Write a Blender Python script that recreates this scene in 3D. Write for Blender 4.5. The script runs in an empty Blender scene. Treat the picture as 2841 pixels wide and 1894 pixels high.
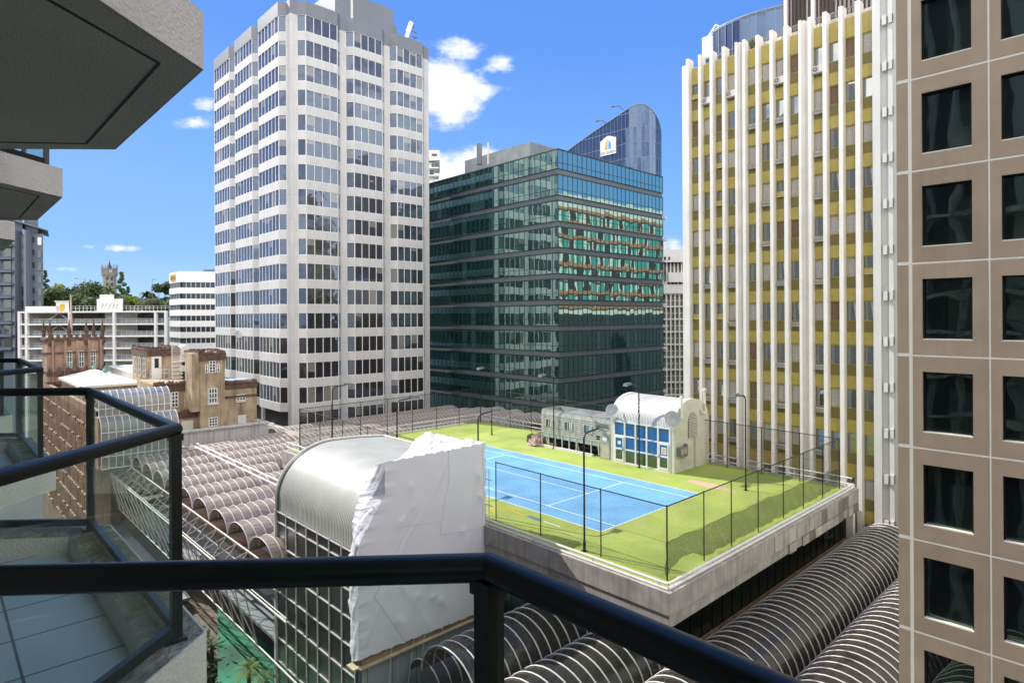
import bpy, math, random
from mathutils import Vector, Matrix
random.seed(7)
R = math.radians
scene = bpy.context.scene
col = scene.collection

# ---------------------------------------------------------------- camera
# World frame: x and y follow the street grid, z = 0 is the tennis court level.
CX, CY, CZ = -27.948, -22.306, 12.31
YAW, ROLL = R(43.3235), 0.0049
cam = bpy.data.cameras.new("camera")
cam_o = bpy.data.objects.new("camera", cam)
col.objects.link(cam_o)
cam.sensor_width = 36.0
cam.lens = 36.0 * 1720 / 2841
cam.shift_y = -68.6 / 2841
cam.clip_start = 0.05
cam.clip_end = 4000
cam_o.matrix_world = Matrix.Translation((CX, CY, CZ)) @ Matrix.Rotation(-YAW, 4, 'Z') @ Matrix.Rotation(R(90), 4, 'X') @ Matrix.Rotation(-ROLL, 4, 'Z')
scene.camera = cam_o

# ---------------------------------------------------------------- sun and sky
SUN = Vector((-2.2, 8.0, 6.4)).normalized()
sl = bpy.data.lights.new("sun", 'SUN')
sl.energy = 2.75
sl.angle = R(0.53)
sl.color = (1.0, 0.95, 0.87)
so = bpy.data.objects.new("sun", sl)
so.rotation_euler = SUN.to_track_quat('Z', 'Y').to_euler()
so.location = (0, 0, 120)
col.objects.link(so)

scene.view_settings.view_transform = 'Standard'
scene.view_settings.look = 'None'
scene.view_settings.gamma = 1
scene.view_settings.use_curve_mapping = False
scene.view_settings.exposure = 1.3

SKY_STRENGTH = 0.15
world = bpy.data.worlds.new("World")
scene.world = world
world.use_nodes = True
wt = world.node_tree
wt.nodes.clear()


def wn(t, **k):
    n = wt.nodes.new(t)
    for a, v in k.items():
        setattr(n, a, v)
    return n


def wmath(op, a, b=None, c=None, clamp=False):
    n = wt.nodes.new('ShaderNodeMath')
    n.operation = op
    n.use_clamp = clamp
    for i, v in enumerate((a, b, c)):
        if v is None:
            continue
        if isinstance(v, (int, float)):
            n.inputs[i].default_value = v
        else:
            wt.links.new(v, n.inputs[i])
    return n.outputs[0]


sky = wn('ShaderNodeTexSky', sky_type='NISHITA')
sky.sun_disc = False
sky.sun_elevation = math.asin(SUN.z)
sky.sun_rotation = math.atan2(SUN.x, SUN.y)
sky.air_density = 1.0
sky.dust_density = 0.3
sky.ozone_density = 2.5
sky.altitude = 0
tc = wn('ShaderNodeTexCoord')
rot = wn('ShaderNodeVectorRotate', rotation_type='Z_AXIS')
rot.inputs['Angle'].default_value = YAW
wt.links.new(tc.outputs['Generated'], rot.inputs['Vector'])
sep = wn('ShaderNodeSeparateXYZ')
wt.links.new(rot.outputs[0], sep.inputs[0])
# sky colour: the sky texture evened out towards a clear deep blue
ramp = wn('ShaderNodeValToRGB')
el = ramp.color_ramp.elements
el[0].position, el[0].color = 0.0, (1.35, 2.05, 2.75, 1)
el[1].position, el[1].color = .75, (.24, .70, 2.2, 1)
e_ = el.new(.10)
e_.color = (.66, 1.45, 2.72, 1)
e_ = el.new(.40)
e_.color = (.31, .88, 2.5, 1)
wt.links.new(sep.outputs['Z'], ramp.inputs[0])
hs = wn('ShaderNodeMixRGB')
hs.inputs[0].default_value = .05
wt.links.new(ramp.outputs[0], hs.inputs[1])
skc = wn('ShaderNodeMixRGB', blend_type='DARKEN')
skc.inputs[0].default_value = 1
skc.inputs[2].default_value = (4.5, 5.0, 6.0, 1)
wt.links.new(sky.outputs[0], skc.inputs[1])
wt.links.new(skc.outputs[0], hs.inputs[2])
Dn = wmath('MAXIMUM', sep.outputs['Y'], 0.08)
U = wmath('DIVIDE', sep.outputs['X'], Dn)
V = wmath('DIVIDE', sep.outputs['Z'], Dn)
F = 1720 * 2352 / 2841
HX, HY = 1176.0, 878.37 * 2352 / 2841
BLOBS = [(1035, 215, 105, 78, 1.05), (1000, 170, 60, 60, .9), (1060, 112, 70, 30, .85), (1145, 150, 48, 26, .8),
         (1075, 375, 75, 42, 1.0), (1020, 395, 60, 50, 1.0), (470, 235, 45, 22, .75), (455, 275, 62, 20, .75), (280, 566, 60, 12, .62),
         (150, 612, 44, 9, .55), (205, 561, 24, 8, .5), (258, 598, 24, 7, .5), (1552, 575, 34, 30, .8), (450, 45, 18, 12, .5), (860, 150, 150, 60, .8), (700, 420, 60, 40, .7)]
total = None
for (bx, by, rx, ry, st) in BLOBS:
    du = wmath('MULTIPLY', wmath('SUBTRACT', U, (bx - HX) / F), F / rx)
    dv = wmath('MULTIPLY', wmath('SUBTRACT', V, (HY - by) / F), F / ry)
    r2 = wmath('ADD', wmath('MULTIPLY', du, du), wmath('MULTIPLY', dv, dv))
    g = wmath('MULTIPLY', wmath('POWER', 2.71828, wmath('MULTIPLY', r2, -0.9)), st)
    total = g if total is None else wmath('MAXIMUM', total, g)
comb = wn('ShaderNodeCombineXYZ')
wt.links.new(U, comb.inputs[0])
wt.links.new(wmath('MULTIPLY', V, 1.7), comb.inputs[1])
nz = wn('ShaderNodeTexNoise')
nz.inputs['Scale'].default_value = 15.0
nz.inputs['Detail'].default_value = 9.0
nz.inputs['Roughness'].default_value = 0.62
wt.links.new(comb.outputs[0], nz.inputs['Vector'])
nzb = wn('ShaderNodeTexNoise')
nzb.inputs['Scale'].default_value = 2.6
nzb.inputs['Detail'].default_value = 7.0
wt.links.new(tc.outputs['Generated'], nzb.inputs['Vector'])
front = wmath('GREATER_THAN', sep.outputs['Y'], 0.1)
m1 = wmath('ADD', total, wmath('MULTIPLY', wmath('SUBTRACT', nz.outputs[0], 0.5), 2.0))
mr = wn('ShaderNodeMapRange', interpolation_type='SMOOTHSTEP')
mr.inputs['From Min'].default_value = 0.30
mr.inputs['From Max'].default_value = 0.95
wt.links.new(m1, mr.inputs['Value'])
gate = wmath('MULTIPLY', wmath('MULTIPLY', mr.outputs[0], front), wmath('MULTIPLY', wmath('SUBTRACT', total, 0.12), 3.0, clamp=True))
# unseen sky behind the camera: bright broken cloud added as fill, also mirrored in glass
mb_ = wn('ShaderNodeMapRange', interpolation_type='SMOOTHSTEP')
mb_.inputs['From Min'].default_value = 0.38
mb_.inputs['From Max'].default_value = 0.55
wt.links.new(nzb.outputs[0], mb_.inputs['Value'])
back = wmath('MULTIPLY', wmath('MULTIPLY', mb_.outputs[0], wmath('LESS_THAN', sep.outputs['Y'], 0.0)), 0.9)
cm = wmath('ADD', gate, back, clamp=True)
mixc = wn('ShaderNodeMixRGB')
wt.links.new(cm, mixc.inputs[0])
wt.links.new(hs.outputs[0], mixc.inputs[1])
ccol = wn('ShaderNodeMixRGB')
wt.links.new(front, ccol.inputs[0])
ccol.inputs[1].default_value = (10.0, 9.5, 8.9, 1)  # cloud behind the viewpoint, made far brighter as added fill light
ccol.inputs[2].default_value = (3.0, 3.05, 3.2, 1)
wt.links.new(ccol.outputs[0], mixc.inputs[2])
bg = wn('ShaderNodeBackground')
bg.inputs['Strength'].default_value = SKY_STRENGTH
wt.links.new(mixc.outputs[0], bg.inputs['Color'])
wo = wn('ShaderNodeOutputWorld')
wt.links.new(bg.outputs[0], wo.inputs[0])

scene.cycles.max_bounces = 10
scene.cycles.transparent_max_bounces = 24
scene.cycles.glossy_bounces = 4
scene.cycles.caustics_reflective = False
scene.cycles.caustics_refractive = False


# ---------------------------------------------------------------- helpers
def at(px, py, x=None, y=None, z=None, D=None):
    """world point on the plane x, y, z or at distance D that lies in a given direction"""
    cr, sr = math.cos(ROLL), math.sin(ROLL)
    a, b = px - HX, py - HY
    u, v = a * cr - b * sr, a * sr + b * cr
    s, c = math.sin(YAW), math.cos(YAW)
    r = Vector((s + c * u / F, c - s * u / F, -v / F))
    o = Vector((CX, CY, CZ))
    t = (x - CX) / r.x if x is not None else (y - CY) / r.y if y is not None else (z - CZ) / r.z if z is not None else D
    return o + r * t


def W(X, D, Z):
    """point X to the right, D ahead and Z above the viewpoint"""
    s, c = math.sin(YAW), math.cos(YAW)
    return Vector((CX + X * c + D * s, CY - X * s + D * c, CZ + Z))


class MB:
    def __init__(self):
        self.v, self.f, self.m = [], [], []

    def poly(self, pts, m=0):
        n = len(self.v)
        self.v += [tuple(p) for p in pts]
        self.f.append(tuple(range(n, n + len(pts))))
        self.m.append(m)
        return self

    def hexa(self, p, m=0):
        """p: bottom ring of 4, top ring of 4"""
        n = len(self.v)
        self.v += [tuple(q) for q in p]
        for q in ((3, 2, 1, 0), (4, 5, 6, 7), (0, 1, 5, 4), (1, 2, 6, 5), (2, 3, 7, 6), (3, 0, 4, 7)):
            self.f.append(tuple(n + i for i in q))
            self.m.append(m)
        return self

    def box(self, x0, x1, y0, y1, z0, z1, m=0):
        x0, x1 = min(x0, x1), max(x0, x1)
        y0, y1 = min(y0, y1), max(y0, y1)
        z0, z1 = min(z0, z1), max(z0, z1)
        return self.hexa([(x0, y0, z0), (x1, y0, z0), (x1, y1, z0), (x0, y1, z0),
                          (x0, y0, z1), (x1, y0, z1), (x1, y1, z1), (x0, y1, z1)], m)

    def prism(self, pts, z0, z1, m=0, caps=True):
        n = len(self.v)
        k = len(pts)
        self.v += [(p[0], p[1], z0) for p in pts] + [(p[0], p[1], z1) for p in pts]
        for i in range(k):
            j = (i + 1) % k
            self.f.append((n + i, n + j, n + k + j, n + k + i))
            self.m.append(m)
        if caps:
            self.f.append(tuple(n + i for i in reversed(range(k))))
            self.f.append(tuple(n + k + i for i in range(k)))
            self.m += [m, m]
        return self

    def loft(self, ring0, ring1, m=0, caps=True):
        n = len(self.v)
        k = len(ring0)
        self.v += [tuple(p) for p in ring0] + [tuple(p) for p in ring1]
        for i in range(k):
            j = (i + 1) % k
            self.f.append((n + i, n + j, n + k + j, n + k + i))
            self.m.append(m)
        if caps:
            self.f.append(tuple(n + i for i in reversed(range(k))))
            self.f.append(tuple(n + k + i for i in range(k)))
            self.m += [m, m]
        return self

    def bar(self, a, b, w, h, m=0, up=(0, 0, 1)):
        a, b = Vector(a), Vector(b)
        d = (b - a).normalized()
        u = Vector(up)
        s = d.cross(u)
        if s.length < 1e-4:
            s = d.cross(Vector((1, 0, 0)))
        s.normalize()
        u = s.cross(d).normalized()
        s, u = s * w / 2, u * h / 2
        return self.hexa([a - s - u, a + s - u, b + s - u, b - s - u, a - s + u, a + s + u, b + s + u, b - s + u], m)

    def tube(self, pts, r, n=8, m=0, closed=False, caps=True):
        pts = [Vector(p) for p in pts]
        rs = r if isinstance(r, (list, tuple)) else [r] * len(pts)
        base = len(self.v)
        K = len(pts)
        ref = None
        for i, p in enumerate(pts):
            a = pts[i - 1] if (i > 0 or closed) else p
            b = pts[(i + 1) % K] if (i < K - 1 or closed) else p
            e1 = (p - a).normalized() if (p - a).length > 1e-9 else None
            e2 = (b - p).normalized() if (b - p).length > 1e-9 else None
            d = (e1 if e1 else Vector()) + (e2 if e2 else Vector())
            if d.length < 1e-9:
                d = Vector((0, 0, 1))
            d.normalize()
            k = 1.0
            if e1 and e2 and n > 12:
                k = 1 / max(.4, math.sqrt(max(0, (1 + e1.dot(e2)) / 2)))
            if n > 12:
                ref = Vector((0, 0, 1)) if abs(d.z) < .9 else Vector((1, 0, 0))
            if ref is None:
                ref = Vector((0, 0, 1)) if abs(d.z) < .9 else Vector((1, 0, 0))
            s = d.cross(ref)
            if s.length < 1e-3:
                ref = Vector((1, 0, 0)) if abs(d.x) < .9 else Vector((0, 1, 0))
                s = d.cross(ref)
            s.normalize()
            t = s.cross(d).normalized()
            ref = t
            for j in range(n):
                an = 2 * math.pi * j / n
                self.v.append(tuple(p + (s * (math.cos(an) * k) + t * math.sin(an)) * rs[i]))
        for i in range(K if closed else K - 1):
            i2 = (i + 1) % K
            for j in range(n):
                j2 = (j + 1) % n
                self.f.append((base + i * n + j, base + i * n + j2, base + i2 * n + j2, base + i2 * n + j))
                self.m.append(m)
        if caps and not closed:
            self.f.append(tuple(base + j for j in reversed(range(n))))
            self.f.append(tuple(base + (K - 1) * n + j for j in range(n)))
            self.m += [m, m]
        return self

    def grid(self, fn, nu, nv, m=0):
        base = len(self.v)
        for i in range(nu + 1):
            for j in range(nv + 1):
                self.v.append(tuple(fn(i / nu, j / nv)))
        for i in range(nu):
            for j in range(nv):
                a = base + i * (nv + 1) + j
                self.f.append((a, a + nv + 1, a + nv + 2, a + 1))
                self.m.append(m)
        return self

    def mesh(self, name, mats, smooth=False):
        me = bpy.data.meshes.new(name)
        me.from_pydata(self.v, [], self.f)
        for mt in mats:
            me.materials.append(mt)
        me.polygons.foreach_set('material_index', self.m)
        if smooth:
            me.polygons.foreach_set('use_smooth', [True] * len(self.f))
        me.update()
        return me

    def build(self, name, mats, parent=None, smooth=False):
        if not isinstance(mats, (list, tuple)):
            mats = [mats]
        me = self.mesh(name, mats, smooth)
        o = bpy.data.objects.new(name, me)
        col.objects.link(o)
        if parent is not None:
            o.parent = parent
            o.matrix_parent_inverse = Matrix.Translation(-ORG[parent.name])
        ORG[o.name] = Vector((0, 0, 0))
        return o


ORG = {}


def tag(o, label=None, cat=None, group=None, kind=None):
    if label:
        o['label'] = label
    if cat:
        o['category'] = cat
    if group:
        o['group'] = group
    if kind:
        o['kind'] = kind
    return o


def thing(name, loc, label, cat, group=None, kind=None):
    o = bpy.data.objects.new(name, None)
    o.empty_display_size = .3
    o.location = loc
    col.objects.link(o)
    ORG[o.name] = Vector(loc)
    return tag(o, label, cat, group, kind)


def place(name, me, loc, parent, rotz=0):
    """one more object with the same mesh, loc in world space"""
    o = bpy.data.objects.new(name, me)
    col.objects.link(o)
    if parent is not None:
        o.parent = parent
        o.matrix_parent_inverse = Matrix.Translation(-ORG[parent.name])
    o.location = loc
    if rotz:
        o.rotation_euler = (0, 0, rotz)
    ORG[o.name] = Vector(loc)
    return o


def smooth_angle(o, ang=35):
    me = o.data
    me.polygons.foreach_set('use_smooth', [True] * len(me.polygons))
    try:
        me.set_sharp_from_angle(angle=R(ang))
    except Exception:
        pass
    return o


# ---------------------------------------------------------------- materials
def nodes(name):
    m = bpy.data.materials.new(name)
    m.use_nodes = True
    t = m.node_tree
    return m, t, t.nodes['Principled BSDF']


def mat(name, c, rough=.6, metal=0., amt=.15, scale=2., bump=0., bscale=40., streak=0., dirt=None, dirt_amt=0., spec=.5, coat=0., detail=6, sscale=(3.2, 3.2, .16)):
    m, t, p = nodes(name)
    L = t.links
    p.inputs['Roughness'].default_value = rough
    p.inputs['Metallic'].default_value = metal
    p.inputs['Specular IOR Level'].default_value = spec
    if coat:
        p.inputs['Coat Weight'].default_value = coat
    g = t.nodes.new('ShaderNodeNewGeometry')
    n1 = t.nodes.new('ShaderNodeTexNoise')
    n1.inputs['Scale'].default_value = scale
    n1.inputs['Detail'].default_value = detail
    L.new(g.outputs['Position'], n1.inputs['Vector'])
    mr = t.nodes.new('ShaderNodeMapRange')
    mr.inputs['From Min'].default_value = .3
    mr.inputs['From Max'].default_value = .7
    mr.inputs['To Min'].default_value = 1 - amt
    mr.inputs['To Max'].default_value = 1 + amt
    L.new(n1.outputs[0], mr.inputs['Value'])
    mul = t.nodes.new('ShaderNodeMixRGB')
    mul.blend_type = 'MULTIPLY'
    mul.inputs[0].default_value = 1
    mul.inputs[1].default_value = (*c, 1)
    L.new(mr.outputs[0], mul.inputs[2])
    out = mul.outputs[0]
    if streak or dirt_amt:
        # rain stains: noise stretched vertically
        mp = t.nodes.new('ShaderNodeMapping')
        mp.inputs['Scale'].default_value = sscale if streak else (.5, .5, .5)
        L.new(g.outputs['Position'], mp.inputs['Vector'])
        n2 = t.nodes.new('ShaderNodeTexNoise')
        n2.inputs['Scale'].default_value = 1.0
        n2.inputs['Detail'].default_value = 8
        L.new(mp.outputs[0], n2.inputs['Vector'])
        r2 = t.nodes.new('ShaderNodeMapRange')
        r2.inputs['From Min'].default_value = .48
        r2.inputs['From Max'].default_value = .75
        r2.inputs['To Max'].default_value = streak or dirt_amt
        L.new(n2.outputs[0], r2.inputs['Value'])
        mx = t.nodes.new('ShaderNodeMixRGB')
        L.new(r2.outputs[0], mx.inputs[0])
        L.new(out, mx.inputs[1])
        d = dirt or tuple(q * .35 for q in c)
        mx.inputs[2].default_value = (*d, 1)
        out = mx.outputs[0]
    L.new(out, p.inputs['Base Color'])
    if bump:
        n3 = t.nodes.new('ShaderNodeTexNoise')
        n3.inputs['Scale'].default_value = bscale
        n3.inputs['Detail'].default_value = 5
        L.new(g.outputs['Position'], n3.inputs['Vector'])
        b = t.nodes.new('ShaderNodeBump')
        b.inputs['Strength'].default_value = bump
        b.inputs['Distance'].default_value = .05
        L.new(n3.outputs[0], b.inputs['Height'])
        L.new(b.outputs[0], p.inputs['Normal'])
    return m


def mirror_glass(name, tint, base=(.01, .015, .015), refl=.45, rough=.015, wav=.02, wscale=.5):
    """coated facade glass: dark body, strong mirror reflection, slightly wavy"""
    m, t, p = nodes(name)
    L = t.links
    g = t.nodes.new('ShaderNodeNewGeometry')
    n = t.nodes.new('ShaderNodeTexNoise')
    n.inputs['Scale'].default_value = wscale
    n.inputs['Detail'].default_value = 1
    L.new(g.outputs['Position'], n.inputs['Vector'])
    b = t.nodes.new('ShaderNodeBump')
    b.inputs['Strength'].default_value = wav
    b.inputs['Distance'].default_value = 1.
    L.new(n.outputs[0], b.inputs['Height'])
    p.inputs['Base Color'].default_value = (*base, 1)
    p.inputs['Roughness'].default_value = .3
    gl = t.nodes.new('ShaderNodeBsdfGlossy')
    gl.inputs['Color'].default_value = (*tint, 1)
    gl.inputs['Roughness'].default_value = rough
    L.new(b.outputs[0], gl.inputs['Normal'])
    lw = t.nodes.new('ShaderNodeLayerWeight')
    lw.inputs['Blend'].default_value = .35
    mr = t.nodes.new('ShaderNodeMapRange')
    mr.inputs['To Min'].default_value = refl
    mr.inputs['To Max'].default_value = 1.
    L.new(lw.outputs['Fresnel'], mr.inputs['Value'])
    mx = t.nodes.new('ShaderNodeMixShader')
    L.new(mr.outputs[0], mx.inputs[0])
    L.new(p.outputs[0], mx.inputs[1])
    L.new(gl.outputs[0], mx.inputs[2])
    L.new(mx.outputs[0], t.nodes['Material Output'].inputs[0])
    return m


def clear_glass(name, tint, refl=.06, film=(.5, .6, .55), film_amt=.1, scale=3., rough=.0, blend=.12, top=.22):
    """see-through sheet with tint, reflection and a film of dust"""
    m, t, p = nodes(name)
    L = t.links
    tr = t.nodes.new('ShaderNodeBsdfTransparent')
    tr.inputs[0].default_value = (*tint, 1)
    gl = t.nodes.new('ShaderNodeBsdfGlossy')
    gl.inputs['Roughness'].default_value = rough
    gl.inputs['Color'].default_value = (.9, .95, .95, 1)
    lw = t.nodes.new('ShaderNodeLayerWeight')
    lw.inputs['Blend'].default_value = blend
    mr = t.nodes.new('ShaderNodeMapRange')
    mr.inputs['To Min'].default_value = refl
    mr.inputs['To Max'].default_value = top
    L.new(lw.outputs['Fresnel'], mr.inputs['Value'])
    m1 = t.nodes.new('ShaderNodeMixShader')
    L.new(mr.outputs[0], m1.inputs[0])
    L.new(tr.outputs[0], m1.inputs[1])
    L.new(gl.outputs[0], m1.inputs[2])
    g = t.nodes.new('ShaderNodeNewGeometry')
    n = t.nodes.new('ShaderNodeTexNoise')
    n.inputs['Scale'].default_value = scale
    n.inputs['Detail'].default_value = 8
    L.new(g.outputs['Position'], n.inputs['Vector'])
    r2 = t.nodes.new('ShaderNodeMapRange')
    r2.inputs['From Min'].default_value = .3
    r2.inputs['From Max'].default_value = .75
    r2.inputs['To Min'].default_value = film_amt * .5
    r2.inputs['To Max'].default_value = min(1, film_amt * 1.6)
    L.new(n.outputs[0], r2.inputs['Value'])
    p.inputs['Base Color'].default_value = (*film, 1)
    p.inputs['Roughness'].default_value = .7
    m2 = t.nodes.new('ShaderNodeMixShader')
    L.new(r2.outputs[0], m2.inputs[0])
    L.new(m1.outputs[0], m2.inputs[1])
    L.new(p.outputs[0], m2.inputs[2])
    L.new(m2.outputs[0], t.nodes['Material Output'].inputs[0])
    return m


def wire_mesh(name, c, period, width, solid=0., axis='xz'):
    """diagonal wire netting, the holes see-through; solid = extra cover of cloth"""
    m, t, p = nodes(name)
    L = t.links
    g = t.nodes.new('ShaderNodeNewGeometry')
    s = t.nodes.new('ShaderNodeSeparateXYZ')
    L.new(g.outputs['Position'], s.inputs[0])

    def M(op, a, b=None):
        n = t.nodes.new('ShaderNodeMath')
        n.operation = op
        for i, v in enumerate((a, b)):
            if v is None:
                continue
            if isinstance(v, (int, float)):
                n.inputs[i].default_value = v
            else:
                L.new(v, n.inputs[i])
        return n.outputs[0]
    h = M('ADD', s.outputs[0], s.outputs[1])
    a = M('FRACT', M('DIVIDE', M('ADD', M('ADD', h, s.outputs[2]), 400.), period))
    b = M('FRACT', M('DIVIDE', M('ADD', M('SUBTRACT', h, s.outputs[2]), 400.), period))
    k = M('MAXIMUM', M('LESS_THAN', a, width), M('LESS_THAN', b, width))
    fac = M('MAXIMUM', k, solid)
    tr = t.nodes.new('ShaderNodeBsdfTransparent')
    p.inputs['Base Color'].default_value = (*c, 1)
    p.inputs['Roughness'].default_value = .6
    mx = t.nodes.new('ShaderNodeMixShader')
    L.new(fac, mx.inputs[0])
    L.new(tr.outputs[0], mx.inputs[1])
    L.new(p.outputs[0], mx.inputs[2])
    L.new(mx.outputs[0], t.nodes['Material Output'].inputs[0])
    return m


def panel_mat(name, c, w, h, joint=.02, rough=.6, dark=.55, amt=.06, z0=0., streak=0.):
    """flat cladding with thin joints every w along the wall and h up it; each panel a slightly different shade"""
    m, t, p = nodes(name)
    L = t.links
    g = t.nodes.new('ShaderNodeNewGeometry')
    s = t.nodes.new('ShaderNodeSeparateXYZ')
    L.new(g.outputs['Position'], s.inputs[0])

    def M(op, a, b=None):
        n = t.nodes.new('ShaderNodeMath')
        n.operation = op
        for i, v in enumerate((a, b)):
            if v is None:
                continue
            if isinstance(v, (int, float)):
                n.inputs[i].default_value = v
            else:
                L.new(v, n.inputs[i])
        return n.outputs[0]
    hh = M('DIVIDE', M('ADD', M('ADD', s.outputs[0], s.outputs[1]), 900.), w)
    vv = M('DIVIDE', M('ADD', s.outputs[2], 900. - z0), h)
    j = M('MAXIMUM', M('LESS_THAN', M('FRACT', hh), joint / w), M('LESS_THAN', M('FRACT', vv), joint / h))
    cb = t.nodes.new('ShaderNodeCombineXYZ')
    L.new(M('FLOOR', hh), cb.inputs[0])
    L.new(M('FLOOR', vv), cb.inputs[1])
    wn_ = t.nodes.new('ShaderNodeTexWhiteNoise')
    wn_.noise_dimensions = '2D'
    L.new(cb.outputs[0], wn_.inputs['Vector'])
    n1 = t.nodes.new('ShaderNodeTexNoise')
    n1.inputs['Scale'].default_value = .9
    n1.inputs['Detail'].default_value = 8
    L.new(g.outputs['Position'], n1.inputs['Vector'])
    k = M('ADD', M('MULTIPLY', M('SUBTRACT', wn_.outputs[0], .5), amt * 1.2), M('MULTIPLY', M('SUBTRACT', n1.outputs[0], .5), amt * 2.2))
    k = M('ADD', k, 1.)
    if streak:
        mp = t.nodes.new('ShaderNodeMapping')
        mp.inputs['Scale'].default_value = (2.5, 2.5, .12)
        L.new(g.outputs['Position'], mp.inputs['Vector'])
        n2 = t.nodes.new('ShaderNodeTexNoise')
        n2.inputs['Detail'].default_value = 8
        L.new(mp.outputs[0], n2.inputs['Vector'])
        r2 = t.nodes.new('ShaderNodeMapRange')
        r2.inputs['From Min'].default_value = .5
        r2.inputs['From Max'].default_value = .75
        r2.inputs['To Min'].default_value = 1
        r2.inputs['To Max'].default_value = 1 - streak
        L.new(n2.outputs[0], r2.inputs['Value'])
        k = M('MULTIPLY', k, r2.outputs[0])
    k = M('MULTIPLY', k, M('SUBTRACT', 1., M('MULTIPLY', j, 1 - dark)))
    mul = t.nodes.new('ShaderNodeMixRGB')
    mul.blend_type = 'MULTIPLY'
    mul.inputs[0].default_value = 1
    mul.inputs[1].default_value = (*c, 1)
    L.new(k, mul.inputs[2])
    L.new(mul.outputs[0], p.inputs['Base Color'])
    p.inputs['Roughness'].default_value = rough
    return m


def ribbed(name, c, period, axis, depth=.03, rough=.45, metal=0., amt=.12, darkline=.75):
    """profiled sheet metal; axis 0/1/2 = the coordinate across the ribs"""
    m = mat(name, c, rough, metal, amt, .7, detail=8)
    t = m.node_tree
    L = t.links
    p = t.nodes['Principled BSDF']
    g = t.nodes.new('ShaderNodeNewGeometry')
    s = t.nodes.new('ShaderNodeSeparateXYZ')
    L.new(g.outputs['Position'], s.inputs[0])
    a = t.nodes.new('ShaderNodeMath')
    a.operation = 'MULTIPLY'
    a.inputs[1].default_value = 2 * math.pi / period
    L.new(s.outputs[axis], a.inputs[0])
    b = t.nodes.new('ShaderNodeMath')
    b.operation = 'SINE'
    L.new(a.outputs[0], b.inputs[0])
    bp = t.nodes.new('ShaderNodeBump')
    bp.inputs['Strength'].default_value = .8
    bp.inputs['Distance'].default_value = depth
    L.new(b.outputs[0], bp.inputs['Height'])
    L.new(bp.outputs[0], p.inputs['Normal'])
    return m


M = {}
M['tower'] = panel_mat('tower_cladding', (.575, .57, .555), 1.2, 3.545, .03, .55, .7, .07, 1.0, .1)
M['tower_grey'] = panel_mat('tower_parapet_grey', (.18, .195, .225), 2.4, 10, .03, .5, .8, .06)
M['white'] = mat('white_paint', (.78, .77, .74), .5, amt=.06, scale=1.2)
M['whiteframe'] = mat('white_frame', (.80, .80, .79), .45, amt=.05)
M['tower_glass'] = mirror_glass('tower_window_glass', (.42, .60, .90), (.016, .013, .009), .08, wav=.03, wscale=.7)
M['tower_blind'] = mirror_glass('window_with_blind', (.5, .6, .75), (.20, .19, .16), .07, wav=.03, wscale=.7)
M['green_blind'] = mirror_glass('green_window_with_blind', (.60, .86, .80), (.05, .13, .11), .45, wav=.011, wscale=.4)  # green panes with a blind, picked at random
M['core'] = mat('dark_interior', (.02, .022, .022), .8)
M['green_glass'] = mirror_glass('green_curtain_glass', (.62, .88, .82), (.008, .055, .047), .55, wav=.011, wscale=.4)
M['green_frame'] = mat('dark_green_frame', (.02, .045, .04), .4, amt=.1)
M['steel_grey'] = mat('grey_spandrel', (.14, .165, .175), .35, .2, .12, 1.5)
M['blue_glass'] = mirror_glass('blue_tower_glass', (.26, .44, .76), (.004, .012, .030), .13, wav=.04, wscale=.35)
M['blue_frame'] = mat('pale_mullion', (.40, .46, .50), .4)
M['navy_frame'] = mat('navy_mullion', (.20, .26, .34), .4)
M['olive'] = mat('olive_yellow_panel', (.46, .37, .10), .5, amt=.10, scale=1.1, streak=.25, dirt=(.2, .15, .03))
M['olive_dark'] = mat('dark_olive_panel', (.20, .165, .05), .5, amt=.12, scale=1.1)
M['fin'] = mat('white_fin_concrete', (.72, .70, .66), .65, amt=.06, scale=.7, streak=.28, dirt=(.50, .43, .36), bump=.15)
M['finwall'] = mat('pale_grey_wall', (.58, .58, .57), .65, amt=.05, scale=.7, streak=.22, dirt=(.40, .38, .35))
M['ygl'] = mirror_glass('apartment_window_glass', (.75, .8, .8), (.07, .07, .062), .30, wav=.02)
M['curtain'] = mat('net_curtain', (.50, .48, .45), .8, amt=.2, scale=9.)
M['curtain_tan'] = mat('tan_curtain', (.22, .15, .10), .8, amt=.25, scale=9.)
M['ac'] = mat('air_conditioner_white', (.55, .54, .50), .5, amt=.1)
M['ac_dark'] = mat('air_conditioner_grille', (.20, .20, .19), .5)
M['brown'] = mat('brown_facade_panel', (.345, .275, .195), .75, amt=.08, scale=.9, bump=.18, bscale=40, streak=.22, dirt=(.26, .20, .14))
M['brown_b'] = mat('brown_facade_panel_light', (.365, .292, .21), .75, amt=.1, scale=.9, bump=.18, bscale=40, streak=.3, dirt=(.26, .20, .14))
M['brown_c'] = mat('brown_facade_panel_dark', (.322, .255, .18), .75, amt=.1, scale=.9, bump=.18, bscale=40, streak=.3, dirt=(.22, .17, .12))
M['sealant'] = mat('pale_joint', (.70, .70, .62), .6, amt=.04)
M['dark_glass'] = mirror_glass('dark_office_glass', (.45, .62, .55), (.004, .010, .008), .13, wav=.02, wscale=.6)
M['black_frame'] = mat('black_window_frame', (.01, .012, .012), .35)
M['brownrib'] = ribbed('brown_ribbed_sheet', (.13, .105, .095), .33, 1, .1, .5)
M['concrete'] = mat('parapet_concrete', (.36, .335, .31), .85, amt=.22, scale=1.1, bump=.25, bscale=22, streak=.55, dirt=(.15, .13, .11))
M['concrete_l'] = mat('painted_concrete', (.72, .69, .61), .8, amt=.05, scale=3., bump=.35, bscale=60, streak=.2, dirt=(.30, .28, .22))
M['soffit'] = mat('soffit_render', (.78, .79, .68), .85, amt=.08, scale=1.4, bump=.6, bscale=90)
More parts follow.
